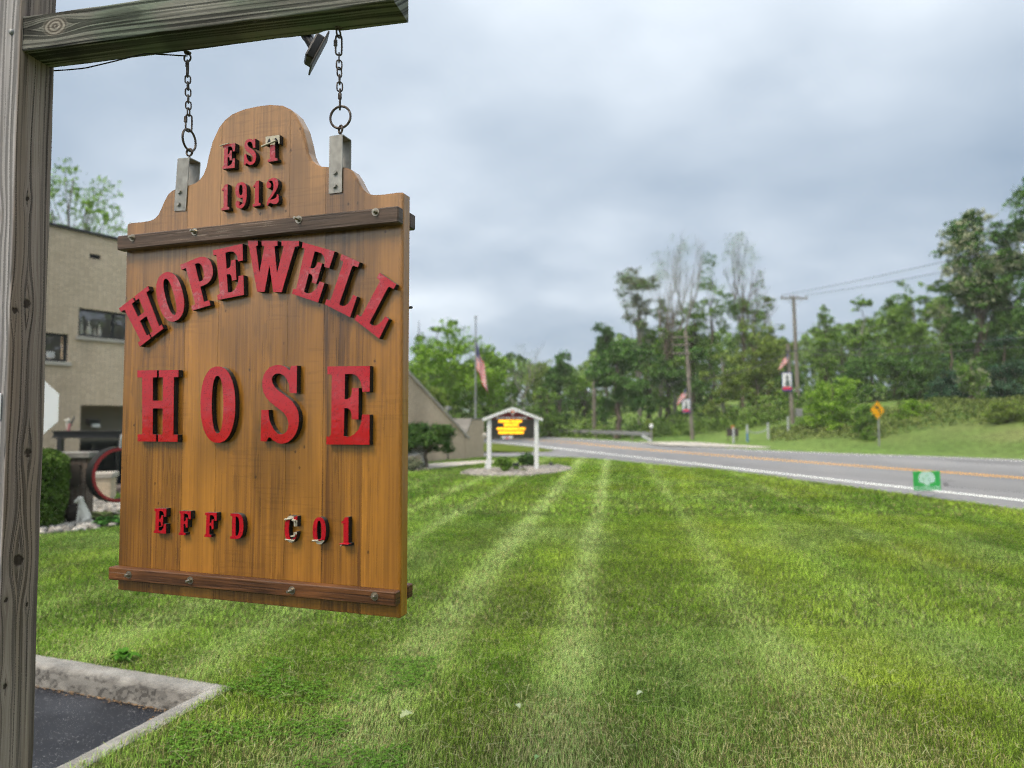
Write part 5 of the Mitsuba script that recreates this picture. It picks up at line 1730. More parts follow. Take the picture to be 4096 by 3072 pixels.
def place_tree(name, label, px, top, Y, half, foot, shape, cols, n, leaf, seed, trunk=0.16, nl=16, flat=0.8, group=None, lobe=None, shell=0.45, n_limb=9, bark=None, extra=None, category="tree", up=0.5, bare=0):
    g = np.random.default_rng(seed)
    x = roadside(px, Y)
    y = Y
    zt = 1.65 + (418 - top) / FOCAL * Y
    zb = 1.65 + (418 - foot) / FOCAL * Y
    z0 = max(-0.25, bz(x, y) - 0.1)
    w = half / FOCAL * Y
    lr = (lobe or 0.36) * w
    lb = lobes_in(g, nl, (x, y, (zt + zb) / 2), (max(w - lr * .8, .1), max(w - lr * .8, .1), max((zt - zb) / 2 - lr * flat * .8, .2)), shape)
    t = thing(name, label, category, group)
    lrs = lr * g.uniform(0.65, 1.2, nl)
    v, f, c = foliage(g, lb, lrs, int(n * 2.0), leaf * .74, cols, flat, up, shell)
    if extra is not None:
        cols2, frac, zlo = extra
        sel = lb[lb[:, 2] > zb + (zt - zb) * zlo]
        if len(sel):
            v2, f2, c2 = foliage(g, sel, lr * 1.05, int(n * 2 * frac), leaf * 0.6, cols2, flat, 0.3, 0.75)
            f = np.vstack([f, f2 + len(v)])
            v, c = np.vstack([v, v2]), np.vstack([c, c2])
    obj("crown", (v, f), M_LEAF, t, False, color=c)
    tr = limbs(g, (x, y, z0), (x + g.normal() * .03 * w, y, zt - (zt - zb) * .22), trunk, lb, n_limb)
    if bare:
        stems = [tr] if bare > 1 else []
        for k in range(2):
            tw = twigs(g, (0, 0, 0), 1.0, 0.46, 0.028, 6, 0.06)
            tw.apply_translation([0, 0, -tw.bounds[0][2]])
            ext = np.maximum(np.abs(tw.bounds[:, :2]).max(), 1e-3)
            H = (zt - z0) * (1.0 if k == 0 else g.uniform(.8, .95))
            tw.apply_transform(np.diag([w * 1.05 / ext, w * 1.05 / ext, H / tw.bounds[1][2], 1]))
            tw.apply_translation([x + (k * g.uniform(-.5, .5)) * w, y, z0])
            stems.append(tw)
        tr = cat(stems)
    obj("trunk", tr, bark or M_BARK, t, 60)
    return t


TG = "trees along the road bend"
TREES = [
    # name, label, px, top, Y, half, foot, shape, cols, n, leaf, kwargs
    ("broadleaf_tree", "thinly leaved pale green tree rising above the brick building's roof", 66, 150, 34.0, 64, 262, "dome", BRIGHT, 1000, .27, dict(trunk=.14, nl=52, lobe=.20, shell=.2, n_limb=26)),
    ("broadleaf_tree", "big bright yellow green tree behind the flagpole", 448, 322, 52.0, 66, 432, "dome", BRIGHT, 5200, .42, dict(trunk=.25, nl=26, lobe=.30)),
    ("spruce_tree", "tallest dark pointed tree just right of the hanging sign's edge", 418, 292, 78.0, 13, 420, "cone", MID, 2200, .55, dict(trunk=.2, nl=22, lobe=.42, flat=.5)),
    ("spruce_tree", "middle one of three pointed trees behind the bright tree", 437, 308, 80.0, 11, 420, "cone", MID, 1800, .55, dict(trunk=.2, nl=20, lobe=.45, flat=.5)),
    ("spruce_tree", "rightmost of three pointed trees behind the bright tree", 453, 305, 82.0, 10, 420, "cone", MID, 1600, .55, dict(trunk=.2, nl=18, lobe=.45, flat=.5)),
    ("broadleaf_tree", "olive green bush-like tree low behind the brick wall's slope", 432, 372, 44.0, 20, 436, "dome", OLIVE, 1800, .30, dict(nl=14, lobe=.42)),
    ("broadleaf_tree", "rounded green tree right of the flag", 492, 352, 58.0, 26, 440, "dome", MID, 2600, .40, dict(nl=16, lobe=.38)),
    ("bare_tree", "hazy leafless grey tree in the gap above the message board", 524, 340, 84.0, 20, 420, "vase", GREYGREEN, 260, .18, dict(nl=20, lobe=.3, bare=1, n_limb=14, bark="pale")),
    ("broadleaf_tree", "hazy pale green tree filling the gap right of the message board", 541, 356, 86.0, 22, 425, "dome", OLIVE, 2200, .40, dict(nl=20, lobe=.34)),
    ("broadleaf_tree", "dark green tree right of the leafless gap", 559, 342, 66.0, 20, 436, "dome", DARK, 2600, .42, dict(nl=18, lobe=.36)),
    ("broadleaf_tree", "light green rounded tree behind the distant bare pole", 585, 352, 68.0, 24, 438, "dome", MID, 2800, .40, dict(nl=18, lobe=.36)),
    ("broadleaf_tree", "low mid green tree behind the message board's right post", 548, 382, 62.0, 20, 442, "dome", MID, 1800, .36, dict(nl=14, lobe=.4)),
    ("broadleaf_tree", "dense dark dome shaped tree left of the tall sparse trees", 617, 330, 56.0, 31, 440, "dome", DARK, 5200, .42, dict(nl=24, lobe=.34, trunk=.25)),
    ("broadleaf_tree", "slim dark tree peeping over the dense dark dome tree", 606, 306, 68.0, 14, 380, "dome", DARK, 1300, .42, dict(nl=12, lobe=.42)),
    ("locust_tree", "tall thin tree with grey green tufted top right of the dark dome tree", 640, 262, 70.0, 27, 372, "vase", GREYGREEN, 1900, .34, dict(nl=22, lobe=.26, shell=.2, n_limb=18, trunk=.24, extra=(MID, .5, 0.0), bark="pale")),
    ("vine_tree", "half bare tall trunk wrapped in green vines below", 668, 290, 66.0, 24, 425, "column", MID, 2600, .38, dict(nl=18, lobe=.45, n_limb=6, bare=5, trunk=.22)),
    ("bare_tree", "tallest bare crowned tree left of centre of the tall group", 674, 234, 68.0, 36, 335, "vase", OLIVE, 900, .17, dict(nl=26, lobe=.30, bare=1, n_limb=18, trunk=.26, bark="pale")),
    ("broadleaf_tree", "slender mid green tree between the two tall bare crowned trees", 712, 240, 70.0, 24, 405, "column", MID, 2600, .32, dict(nl=46, lobe=.32, shell=.25, n_limb=22)),
    ("bare_tree", "tall tree with bare crooked top and green lower branches", 742, 228, 70.0, 27, 300, "vase", OLIVE, 800, .17, dict(nl=22, lobe=.30, bare=1, n_limb=16, trunk=.26)),
    ("broadleaf_tree", "leafy column of green under the bare crooked top", 744, 252, 71.0, 28, 405, "column", MID, 3000, .32, dict(nl=46, lobe=.30, shell=.25, n_limb=22)),
    ("bare_tree", "thin bare sapling right of the crooked topped tree", 763, 262, 72.0, 8, 340, "vase", OLIVE, 350, .17, dict(nl=14, lobe=.35, bare=1, n_limb=9, trunk=.16)),
    ("broadleaf_tree", "yellow green broad tree left of the crossarm pole", 757, 312, 60.0, 36, 432, "dome", OLIVE, 3800, .38, dict(nl=24, lobe=.32)),
    ("broadleaf_tree", "yellow green tree under the tall bare trees with a pale trunk", 722, 336, 58.0, 26, 432, "dome", OLIVE, 2600, .36, dict(nl=18, lobe=.36, bark="pale", trunk=.2)),
    ("broadleaf_tree", "shady green tree behind the leaning banner pole", 690, 330, 64.0, 26, 440, "dome", DARK, 3000, .38, dict(nl=18, lobe=.36)),
    ("broadleaf_tree", "dark green understory tree at the left of the tall group", 650, 334, 64.0, 24, 440, "dome", DARK, 2600, .38, dict(nl=16, lobe=.36)),
    ("broadleaf_tree", "dark tree in the shade behind the shorter banner pole", 790, 352, 66.0, 20, 430, "dome", DARK, 2200, .38, dict(nl=16, lobe=.38)),
    ("broadleaf_tree", "airy green tree just right of the crossarm pole", 826, 294, 66.0, 20, 400, "column", MID, 1800, .38, dict(nl=22, lobe=.36, shell=.25)),
    ("birch_tree", "leaning tree with pale trunk and rounded green top", 863, 290, 60.0, 20, 372, "dome", MID, 1700, .36, dict(nl=18, lobe=.34, shell=.25, bark="pale", trunk=.17)),
    ("broadleaf_tree", "wide tree with airy top between the birch and the blossoming trees", 916, 272, 62.0, 34, 410, "dome", MID, 3600, .38, dict(nl=30, lobe=.28, shell=.3)),
    ("broadleaf_tree", "shaded green tree mass below the birch", 872, 340, 57.0, 36, 425, "dome", DARK, 3600, .36, dict(nl=24, lobe=.32)),
    ("broadleaf_tree", "shaded green tree behind the yellow warning sign", 922, 344, 55.0, 32, 425, "dome", DARK, 3200, .36, dict(nl=22, lobe=.34)),
    ("broadleaf_tree", "soft grey green tree filling the gap right of the birch", 893, 280, 68.0, 26, 410, "dome", MID, 3200, .38, dict(nl=26, lobe=.30)),
    ("broadleaf_tree", "tall soft green tree behind the blossoming tree", 944, 262, 64.0, 26, 410, "dome", MID, 3200, .38, dict(nl=26, lobe=.30)),
    ("broadleaf_tree", "mid green tree filling the wood behind the leaning banner pole's top", 692, 306, 72.0, 24, 410, "dome", MID, 3000, .38, dict(nl=24, lobe=.32)),
    ("broadleaf_tree", "mid green tree behind the dense dark dome tree's right side", 648, 318, 72.0, 24, 410, "dome", MID, 2800, .38, dict(nl=22, lobe=.32)),
    ("broadleaf_tree", "pale green tree between the crossarm pole and the yellow green broad tree", 781, 330, 70.0, 20, 415, "dome", OLIVE, 2200, .36, dict(nl=18, lobe=.34)),
    ("broadleaf_tree", "green tree just behind the airy tree right of the crossarm pole", 843, 318, 70.0, 24, 412, "dome", MID, 2600, .38, dict(nl=20, lobe=.32)),
    ("broadleaf_tree", "airy green tree left of the bare crowned tall tree", 660, 278, 71.0, 18, 410, "column", MID, 2200, .34, dict(nl=40, lobe=.30, n_limb=16)),
    ("broadleaf_tree", "airy green tree right of the bare crowned tall tree", 694, 264, 71.5, 17, 410, "column", MID, 2200, .34, dict(nl=40, lobe=.30, n_limb=16)),
    ("broadleaf_tree", "airy green tree under the thin bare sapling", 770, 284, 71.0, 16, 410, "column", OLIVE, 2000, .34, dict(nl=36, lobe=.30, n_limb=14)),
    ("blossom_tree", "small thin tree with white blossom left of the big right hand tree", 946, 276, 56.0, 18, 390, "column", MID, 1500, .30, dict(nl=20, lobe=.38, shell=.25, extra=(BLOSSOM, .4, 0.0))),
    ("locust_tree", "big tall tree with pale blossom on top near the right edge", 984, 180, 48.0, 44, 420, "dome", DARK, 8500, .40, dict(nl=54, lobe=.30, shell=.3, trunk=.24, n_limb=18, extra=(BLOSSOM, .40, .45))),
    ("broadleaf_tree", "big dark green tree cut off by the right edge of the picture", 1040, 168, 46.0, 62, 405, "dome", DARK, 7500, .36, dict(nl=44, lobe=.30, trunk=.26, n_limb=14)),
    ("spruce_tree", "dark blue green spruce with drooping tiers below the blossoming tree", 955, 322, 47.0, 38, 425, "cone", BLUEGREEN, 3800, .34, dict(nl=40, lobe=.36, flat=.35, up=.2)),
    ("spruce_tree", "dark spruce at the right edge behind the bank shrubs", 1004, 318, 45.0, 36, 424, "cone", BLUEGREEN, 3400, .34, dict(nl=36, lobe=.36, flat=.35, up=.2)),
    ("broadleaf_tree", "full dark green tree under the big right hand tree's crown", 1002, 252, 50.0, 38, 412, "dome", DARK, 4800, .36, dict(nl=36, lobe=.28, n_limb=12)),
    ("broadleaf_tree", "mid green tree left of the big right hand tree's trunk", 962, 290, 54.0, 24, 412, "dome", DARK, 3000, .36, dict(nl=26, lobe=.30)),
    ("blossom_tree", "low spreading tree with pale blossom at the right", 972, 356, 43.0, 18, 402, "dome", MID, 1300, .26, dict(nl=18, lobe=.34, extra=(BLOSSOM, .3, 0.0))),
]
for k, (nm, lab, px, top, Y, half, foot, shape, cols, n, leaf, kw) in enumerate(TREES):
    kw = dict(kw)
    if kw.get("bark") == "pale": kw["bark"] = M_PALEBARK
    place_tree(nm, lab, px, top, Y, half, foot, shape, cols, n, leaf, 100 + k, **kw)

BUSHES = [
    ("bush", "large bright green bush left of the yellow warning sign", 832, 362, 44.0, 29, 448, BRIGHT, 4200, .26, dict(nl=26, lobe=.32)),
    ("bush", "smaller green bush between the large bush and the warning sign", 866, 398, 39.0, 17, 450, MID, 2400, .20, dict(nl=16, lobe=.36)),
    ("bush", "light green bush right of the warning sign", 912, 396, 42.0, 19, 428, BRIGHT, 1500, .20, dict(nl=16, lobe=.34, shell=.3)),
    ("bush", "brownish green bush on the bank at the right edge", 1006, 396, 37.0, 22, 432, OLIVE, 2600, .18, dict(nl=18, lobe=.34)),
    ("bush", "rounded olive bush by the marker post at the wood's edge", 650, 417, 52.0, 8, 438, OLIVE, 700, .20, dict(nl=10, lobe=.4)),
    ("bush", "low green bush at the foot of the crossarm pole", 812, 404, 47.0, 16, 442, MID, 1700, .22, dict(nl=14, lobe=.36)),
]
for k, (nm, lab, px, top, Y, half, foot, cols, n, leaf, kw) in enumerate(BUSHES):
    place_tree(nm, lab, px, top, Y, half, foot, "dome", cols, n, leaf, 300 + k, trunk=0.05, n_limb=7, category="bush", **kw)


def small_shrub(name, label, x, y, z, rx, rz, cols, n, leaf, seed, nl=10, cat_="shrub", flat=.8, up=.5, stem=True):
    g = np.random.default_rng(seed)
    t = thing(name, label, cat_)
    lb = lobes_in(g, nl, (x, y, z + rz), (rx * .62, rx * .62, rz * .60), "dome")
    v, f, c = foliage(g, lb, rx * .42, n, leaf, cols, flat, up, .35)
    v[:, 2] = np.maximum(v[:, 2], 0.005)
    obj("foliage", (v, f), M_LEAF, t, False, color=c)
    if stem: obj("stems", limbs(g, (x, y, -.05), (x, y, z + rz), 0.025, lb, 6), M_BARK, t)
    return t


small_shrub("shrub", "leafy green shrub left of centre in the pebble bed", -0.27, 21.55, 0.0, 0.27, 0.28, MID, 1500, .085, 401)
small_shrub("shrub", "rounded darker green shrub behind in the pebble bed", 0.55, 23.9, 0.0, 0.36, 0.27, DARK, 1500, .085, 402)
small_shrub("small_plant", "tiny green plant in the middle of the pebble bed", 0.12, 22.1, 0.0, 0.12, 0.10, MID, 260, .06, 403, 5, "plant")
small_shrub("small_plant", "tiny grey green plant near the bed's right post", 0.38, 21.7, 0.0, 0.13, 0.09, GREYGREEN, 240, .06, 404, 5, "plant")
small_shrub("shrub", "pale green low shrub at the foot of the little dark pine", -3.05, 22.2, 0.0, 0.38, 0.20, GREYGREEN, 900, .09, 405)
pine = thing("little_pine", "dark little pine with a spreading crown against the brick wall", "tree")
g = np.random.default_rng(77)
lb = lobes_in(g, 46, (-3.1, 23.6, 0.98), (1.25, .8, .52), "dome")
lb = lb[(lb[:, 2] > .62 + .25 * np.abs(lb[:, 0] + 2.9) * (lb[:, 0] > -2.9))]
lb = np.vstack([lb, [(-2.12, 23.5, .58), (-3.9, 23.5, .55), (-4.1, 23.5, .35)]])
v, f, c = foliage(g, lb, .27, 13000, .11, DARK, .55, .6, .3)
obj("crown", (v, f), M_LEAF, pine, False, color=c * 0.8)
obj("trunk", limbs(g, (-2.82, 23.5, -.1), (-2.9, 23.6, 1.1), 0.07, lb, 12), M_BARK, pine)

# clipped shrub and planting by the memorial pier
cs = thing("clipped_shrub", "bright green clipped evergreen column beside the timber post", "shrub")
g = np.random.default_rng(31)
n = 15000
th, hh = g.uniform(0, 2 * math.pi, n), g.random(n)
zz = hh * 1.16
rad = 0.52 * np.minimum(1, 0.86 + .5 * hh) * np.sqrt(np.clip(1 - np.clip((zz - 0.92) / 0.27, 0, 1) ** 2.2, 0.0, 1))
bump = 0.055 * (meshkit.fbm(np.column_stack([np.cos(th) * 2.6, np.sin(th) * 2.6, zz * 5.5]), 4) - 0.5) * 2
rad = (rad + bump) * g.uniform(0.82, 1.02, n)
C = np.column_stack([-7.27 + rad * np.cos(th), 10.72 + rad * np.sin(th), zz + 0.02])
v, f = leaf_quads(C, 0.055 * g.uniform(.6, 1.3, n), g, 1.4, 0.5)
tone = np.clip(0.5 * g.random(n) + 0.5 * meshkit.noise(C * 9), 0, 1)[:, None]
col = np.array([0.040, 0.090, 0.018]) * (1 - tone) + np.array([0.150, 0.235, 0.050]) * tone
obj("foliage", (v, f), M_LEAF, cs, False, color=np.repeat(col, 4, 0))
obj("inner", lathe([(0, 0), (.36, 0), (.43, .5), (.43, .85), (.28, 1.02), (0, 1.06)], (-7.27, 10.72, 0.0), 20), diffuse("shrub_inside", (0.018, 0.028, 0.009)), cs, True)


def rosette(name, label, x, y, n, L, seed, c1, c2, h=.5):
    g = np.random.default_rng(seed)
    V, F_, Cc, k = [], [], [], 0
    for q in range(n):
        a = g.uniform(0, 6.283)
        el = g.uniform(.25, 1.1)
        ln, w = L * g.uniform(.7, 1.1), L * .30 * g.uniform(.8, 1.2)
        t = np.linspace(0, 1, 6)
        out = ln * t * math.cos(el) * (1 + .2 * t)
        up_ = ln * (t * math.sin(el) - 0.55 * t ** 2.3)
        wd = w * np.sin(math.pi * np.clip(t * .92 + .06, 0, 1)) ** .8
        ca, sa = math.cos(a), math.sin(a)
        mid = np.column_stack([x + out * ca, y + out * sa, .04 + up_])
        side = np.array([-sa, ca, 0])
        for col_, sgn in ((c1, 1), (c2, 0)):
            pass
        rows = np.stack([mid + side * wd[:, None] + [0, 0, .012], mid, mid - side * wd[:, None] + [0, 0, .012]], 1)
        V.append(rows.reshape(-1, 3))
        tone = g.uniform(.75, 1.2)
        Cc.append(np.tile(np.array([c2, c1, c2]) * tone, (6, 1)))
        for r in range(5):
            for s in range(2):
                i0 = k + r * 3 + s
                F_ += [(i0, i0 + 1, i0 + 4), (i0, i0 + 4, i0 + 3)]
        k += 18
    t = thing(name, label, "plant")
    obj("leaves", trimesh.Trimesh(np.vstack(V), np.array(F_), process=False), M_VC, t, True, color=np.vstack(Cc))
    return t


rosette("hosta", "variegated hosta with cream edged leaves under the iron hoop", -6.45, 11.35, 46, .34, 501, (0.07, 0.14, 0.03), (0.36, 0.38, 0.17))
rosette("hosta", "second variegated hosta at the edge of the hanging sign", -5.95, 11.5, 40, .32, 502, (0.08, 0.15, 0.035), (0.34, 0.37, 0.16))
rosette("leafy_plant", "fresh green leafy plant in front of the two hostas", -6.2, 10.98, 52, .24, 503, (0.055, 0.16, 0.03), (0.07, 0.19, 0.045))
rosette("leafy_plant", "green leafy plant hidden right behind the hanging sign's edge", -5.6, 11.35, 36, .30, 504, (0.05, 0.13, 0.03), (0.07, 0.17, 0.04))
rosette("dandelion", "bright green dandelion rosette growing at the kerb's back edge", -2.62, 4.88, 13, .10, 505, (0.075, 0.20, 0.025), (0.09, 0.23, 0.03))

# woods that read as one mass, undergrowth, weeds
def mass(name, label, n, leaf, cols, seed, region, kind="stuff"):
    """region(g, n) -> centres."""
    g = np.random.default_rng(seed)
    C = region(g, n)
    v, f = leaf_quads(C, leaf * g.uniform(.55, 1.4, len(C)), g, .8, .6)
    tone = np.clip(0.65 * meshkit.fbm(C * 0.35, 3) * 1.3 + 0.35 * g.random(len(C)), 0, 1)[:, None]
    col = np.array(cols[0]) * (1 - tone) + np.array(cols[1]) * tone
    k = obj(name, (v, f), M_LEAF, None, False, color=np.repeat(col, 4, 0))
    tag(k, label, None, None, kind)


def woods(g, n):
    px = g.uniform(330, 1130, n)
    Y = g.uniform(92, 108, n)
    top = 388 - 26 * meshkit.fbm(np.column_stack([px * .03, 0 * px, 0 * px]), 3) - 8 * meshkit.noise(np.column_stack([px * .11, 0 * px, 0 * px]))
    top = top - 34 * np.clip((px - 575) / 30, 0, 1) - 14 * np.clip((px - 790) / 40, 0, 1) - 14 * np.exp(-((px - 528) / 40) ** 2)
    y_ = top + (1 - g.random(n) ** 0.6) * (446 - top)
    return np.column_stack([(px - 512) / FOCAL * Y, Y, 1.65 + (418 - y_) / FOCAL * Y])


mass("woodland", "distant green wood closing off the view behind the single trees", 22000, .95, ((0.075, 0.155, 0.042), (0.175, 0.270, 0.072)), 601, woods)


def under(g, n):
    s = g.random(n)
    x = np.interp(s, [0, .3, .6, 1], [-4, 6.0, 14.5, 24.5])
    y = np.interp(s, [0, .3, .6, 1], [72, 62, 58, 52]) + g.normal(size=n) * 1.8
    z = bank_z(x, y)
    return np.column_stack([x + g.normal(size=n) * .6, y, z + np.abs(g.normal(size=n)) * 0.85 * (0.5 + meshkit.noise(np.column_stack([x * .5, y * .5, 0 * x])))])


mass("undergrowth", "tangled green undergrowth along the foot of the roadside trees", 7000, .34, ((0.080, 0.160, 0.034), (0.190, 0.290, 0.066)), 602, under)


def weeds(g, n):
    """Rank grass and weeds in a band along the upper edge of the mown bank."""
    px = g.uniform(770, 1090, n)
    d = g.uniform(0, 1, n) ** .8
    Y = np.interp(px, [770, 830, 880, 930, 1024, 1090], [43, 40.5, 38.5, 38.5, 36.5, 35.5]) + d * 6
    x = (px - 512) / FOCAL * Y
    z = bank_z(x, Y)
    return np.column_stack([x, Y, z + g.random(n) * .42 * (0.3 + meshkit.noise(np.column_stack([x * .8, Y * .8, 0 * x])))])


mass("roadside_weeds", "rank weeds and brambles above the mown bank", 6500, .20, ((0.100, 0.155, 0.036), (0.220, 0.265, 0.090)), 603, weeds)


def hedge_left(g, n):
    x = g.uniform(-30, 2.5, n)
    y = 60 + g.normal(size=n) * 2.5 - x * .1
    return np.column_stack([x, y, np.abs(g.normal(size=n)) * 1.5 + .1])


mass("thicket", "dark green thicket beyond the grass island", 5000, .5, ((0.050, 0.100, 0.028), (0.120, 0.185, 0.045)), 604, hedge_left)

# ------------------------------------------------------------------ the lawn's grass
HEAD = math.atan(103 / 710.0)
TRACKS = [(-6.1, .3), (-4.9, .5), (-3.65, .8), (-2.72, .8), (-1.345, 1.2), (-0.31, 1.15), (1.12, .6), (2.35, .3), (3.45, .5), (4.7, .3), (5.9, .3), (7.1, .3)]


def lawn_tone(x, y):
    """(light, yellow, straw, height) of the turf: mower tracks, bands and patches."""
    s = x * math.cos(HEAD) - y * math.sin(HEAD)
    P3 = np.column_stack([x, y, 0 * x])
    wob = 0.10 * (meshkit.fbm(P3 * [.5, .5, 1], 2, 5) - .5)
    track = np.zeros_like(s)
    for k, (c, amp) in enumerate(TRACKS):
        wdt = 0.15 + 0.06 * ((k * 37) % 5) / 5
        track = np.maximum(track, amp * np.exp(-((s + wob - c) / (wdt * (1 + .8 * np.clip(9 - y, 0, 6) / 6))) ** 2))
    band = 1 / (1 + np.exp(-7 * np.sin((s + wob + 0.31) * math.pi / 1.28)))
    big = meshkit.fbm(P3 * [.55, .35, 1] + 3, 4, 9)
    mid = meshkit.fbm(P3 * [2.2, 1.3, 1] + 7, 3, 21)
    small = meshkit.fbm(P3 * [6.5, 4.0, 1], 3, 33)
    cross = meshkit.fbm(P3 * [.35, 2.6, 1] + 1, 3, 17)
    light = 0.46 + 0.85 * (big - .5) + 0.85 * (mid - .5) + 0.75 * (small - .5) + 0.75 * (cross - .5) + 0.26 * track * (0.4 + 1.2 * mid) - 0.36 * (band - .5) * np.clip((y - 3) / 4, .25, 1)  # tracks and bands paint in the sheen of leaning blades
    yellow = np.clip(0.20 + 1.3 * (meshkit.fbm(P3 * [.8, .6, 1] + 11, 3, 41) - .5) - 0.20 * track + np.where(x < 0, 0.10 * np.maximum(x, -2.2), 0.012 * x), 0, 1)
    near = np.clip((6.0 - y) / 3.0, 0, 1)
    straw = np.clip(0.03 + 0.05 * near + 0.75 * near * np.clip(meshkit.fbm(P3 * [1.1, 1.1, 1] + 2, 3, 55) - .42, 0, 1) * 2 + 0.10 * track, 0, .6)
    return np.clip(light, 0, 1), yellow, straw, np.clip(0.6 + 0.8 * mid - .15 * track, .5, 1.3), track


ban = unary_union([BED1, BED2, WALK])
grow = lawn_poly.difference(ban)
shapely.prepare(grow)


def scatter(y0, y1, density, g, xpad):
    area = (y1 - y0) * (1.50 * y1 + 2 * xpad)
    n = int(area * density)
    y = g.uniform(y0, y1, n)
    x = g.uniform(-1, 1, n) * (0.75 * y1 + xpad)
    ok = np.abs(x) < 0.75 * y + xpad
    x, y = x[ok], y[ok]
    ok = shapely.contains_xy(grow, x, y)
    return x[ok], y[ok]


def grass_layer(name, label, y0, y1, density, width, height, seed, segs, xpad=0.5):
    g = np.random.default_rng(seed)
    x, y = scatter(y0, y1, density, g, xpad)
    n = len(x)
    light, yellow, straw, hgt, track = lawn_tone(x, y)
    h = height * hgt * g.uniform(.55, 1.25, n)
    a = g.uniform(0, 2 * math.pi, n)
    w = width * g.uniform(.7, 1.3, n)
    lean = g.uniform(.15, .75, n) + .25 * track
    la = a + math.pi / 2 + g.normal(size=n) * .5
    # blades lie over along the mower's way in its tracks
    dirx, diry = np.cos(la) + 1.6 * track * math.sin(HEAD), np.sin(la) + 1.6 * track * math.cos(HEAD)
    dl = np.hypot(dirx, diry) + 1e-6
    dirx, diry = dirx / dl, diry / dl
    base = np.column_stack([x, y, np.full(n, -.004)])
    side = np.column_stack([np.cos(a), np.sin(a), 0 * a]) * (w / 2)[:, None]
    tip = base + np.column_stack([dirx * h * lean, diry * h * lean, h * np.sqrt(np.clip(1 - (lean * .75) ** 2, .2, 1))])
    mid = base * .5 + tip * .5 + np.column_stack([-dirx * h * lean * .16, -diry * h * lean * .16, h * .10])
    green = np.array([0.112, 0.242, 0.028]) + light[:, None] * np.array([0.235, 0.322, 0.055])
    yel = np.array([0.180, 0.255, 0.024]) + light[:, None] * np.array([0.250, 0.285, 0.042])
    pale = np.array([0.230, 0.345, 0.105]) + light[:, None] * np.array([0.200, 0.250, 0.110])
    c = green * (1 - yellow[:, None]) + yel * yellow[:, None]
    grey = np.clip(.55 * track + 1.6 * np.clip(meshkit.fbm(np.column_stack([x * .9 + 20, y * .6, 0 * x]), 3, 77) - .50, 0, .4), 0, .8)[:, None]
    c = c * (1 - grey) + pale * grey
    isstraw = g.random(n) < straw
    c = np.where(isstraw[:, None], np.array([0.44, 0.42, 0.19]) * g.uniform(.6, 1.15, (n, 1)), c)
    c = c * g.uniform(.72, 1.28, (n, 1))
    up = np.array([0, 0, 1.0])
    bn_ = np.cross(side / (w / 2)[:, None], tip - base)
    bn_ /= np.linalg.norm(bn_, axis=1, keepdims=True) + 1e-9
    bn_ = np.where(bn_[:, 2:3] < 0, -bn_, bn_)
    if segs == 2:
        v = np.stack([base - side, base + side, mid + side * .75, mid - side * .75, tip], 1).reshape(-1, 3)
        q = np.arange(n)[:, None] * 5
        f = np.vstack([q + [0, 1, 2], q + [0, 2, 3], q + [3, 2, 4]])
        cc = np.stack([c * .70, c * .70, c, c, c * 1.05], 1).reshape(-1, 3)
    else:
        v = np.stack([base - side, base + side, tip], 1).reshape(-1, 3)
        f = np.arange(n)[:, None] * 3 + np.array([[0, 1, 2]])
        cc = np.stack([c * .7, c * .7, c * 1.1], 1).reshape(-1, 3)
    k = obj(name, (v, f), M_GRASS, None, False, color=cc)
    tag(k, label, None, None, "stuff")


M_GRASS = mat("grass_blade", {"type": "diffuse", "reflectance": VC})
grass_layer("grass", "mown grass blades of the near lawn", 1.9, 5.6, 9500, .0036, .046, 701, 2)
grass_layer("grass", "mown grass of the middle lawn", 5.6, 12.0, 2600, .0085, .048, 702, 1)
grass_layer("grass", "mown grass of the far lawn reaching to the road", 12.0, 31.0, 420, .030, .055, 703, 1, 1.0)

# pale cut blades lying on the turf
g = np.random.default_rng(720)
x, y = scatter(2.0, 7.0, 150, g, .5)
n = len(x)
ln, a = g.uniform(.03, .10, n), g.uniform(0, 6.283, n)
d = np.column_stack([np.cos(a), np.sin(a), g.normal(size=n) * .18]) * ln[:, None] / 2
sd = np.column_stack([-np.sin(a), np.cos(a), 0 * a]) * .0016
c0 = np.column_stack([x, y, g.uniform(.030, .052, n)])
v = np.stack([c0 - d - sd, c0 - d + sd, c0 + d + sd * .6, c0 + d - sd * .6], 1).reshape(-1, 3)
q = np.arange(n)[:, None] * 4
col = np.array([.33, .36, .17]) * g.uniform(.65, 1.2, (n, 1))
tag(obj("clippings", (v, np.vstack([q + [0, 1, 2], q + [0, 2, 3]])), M_GRASS, None, False, color=np.repeat(col, 4, 0)), "pale straw clippings scattered over the near lawn", None, None, "stuff")

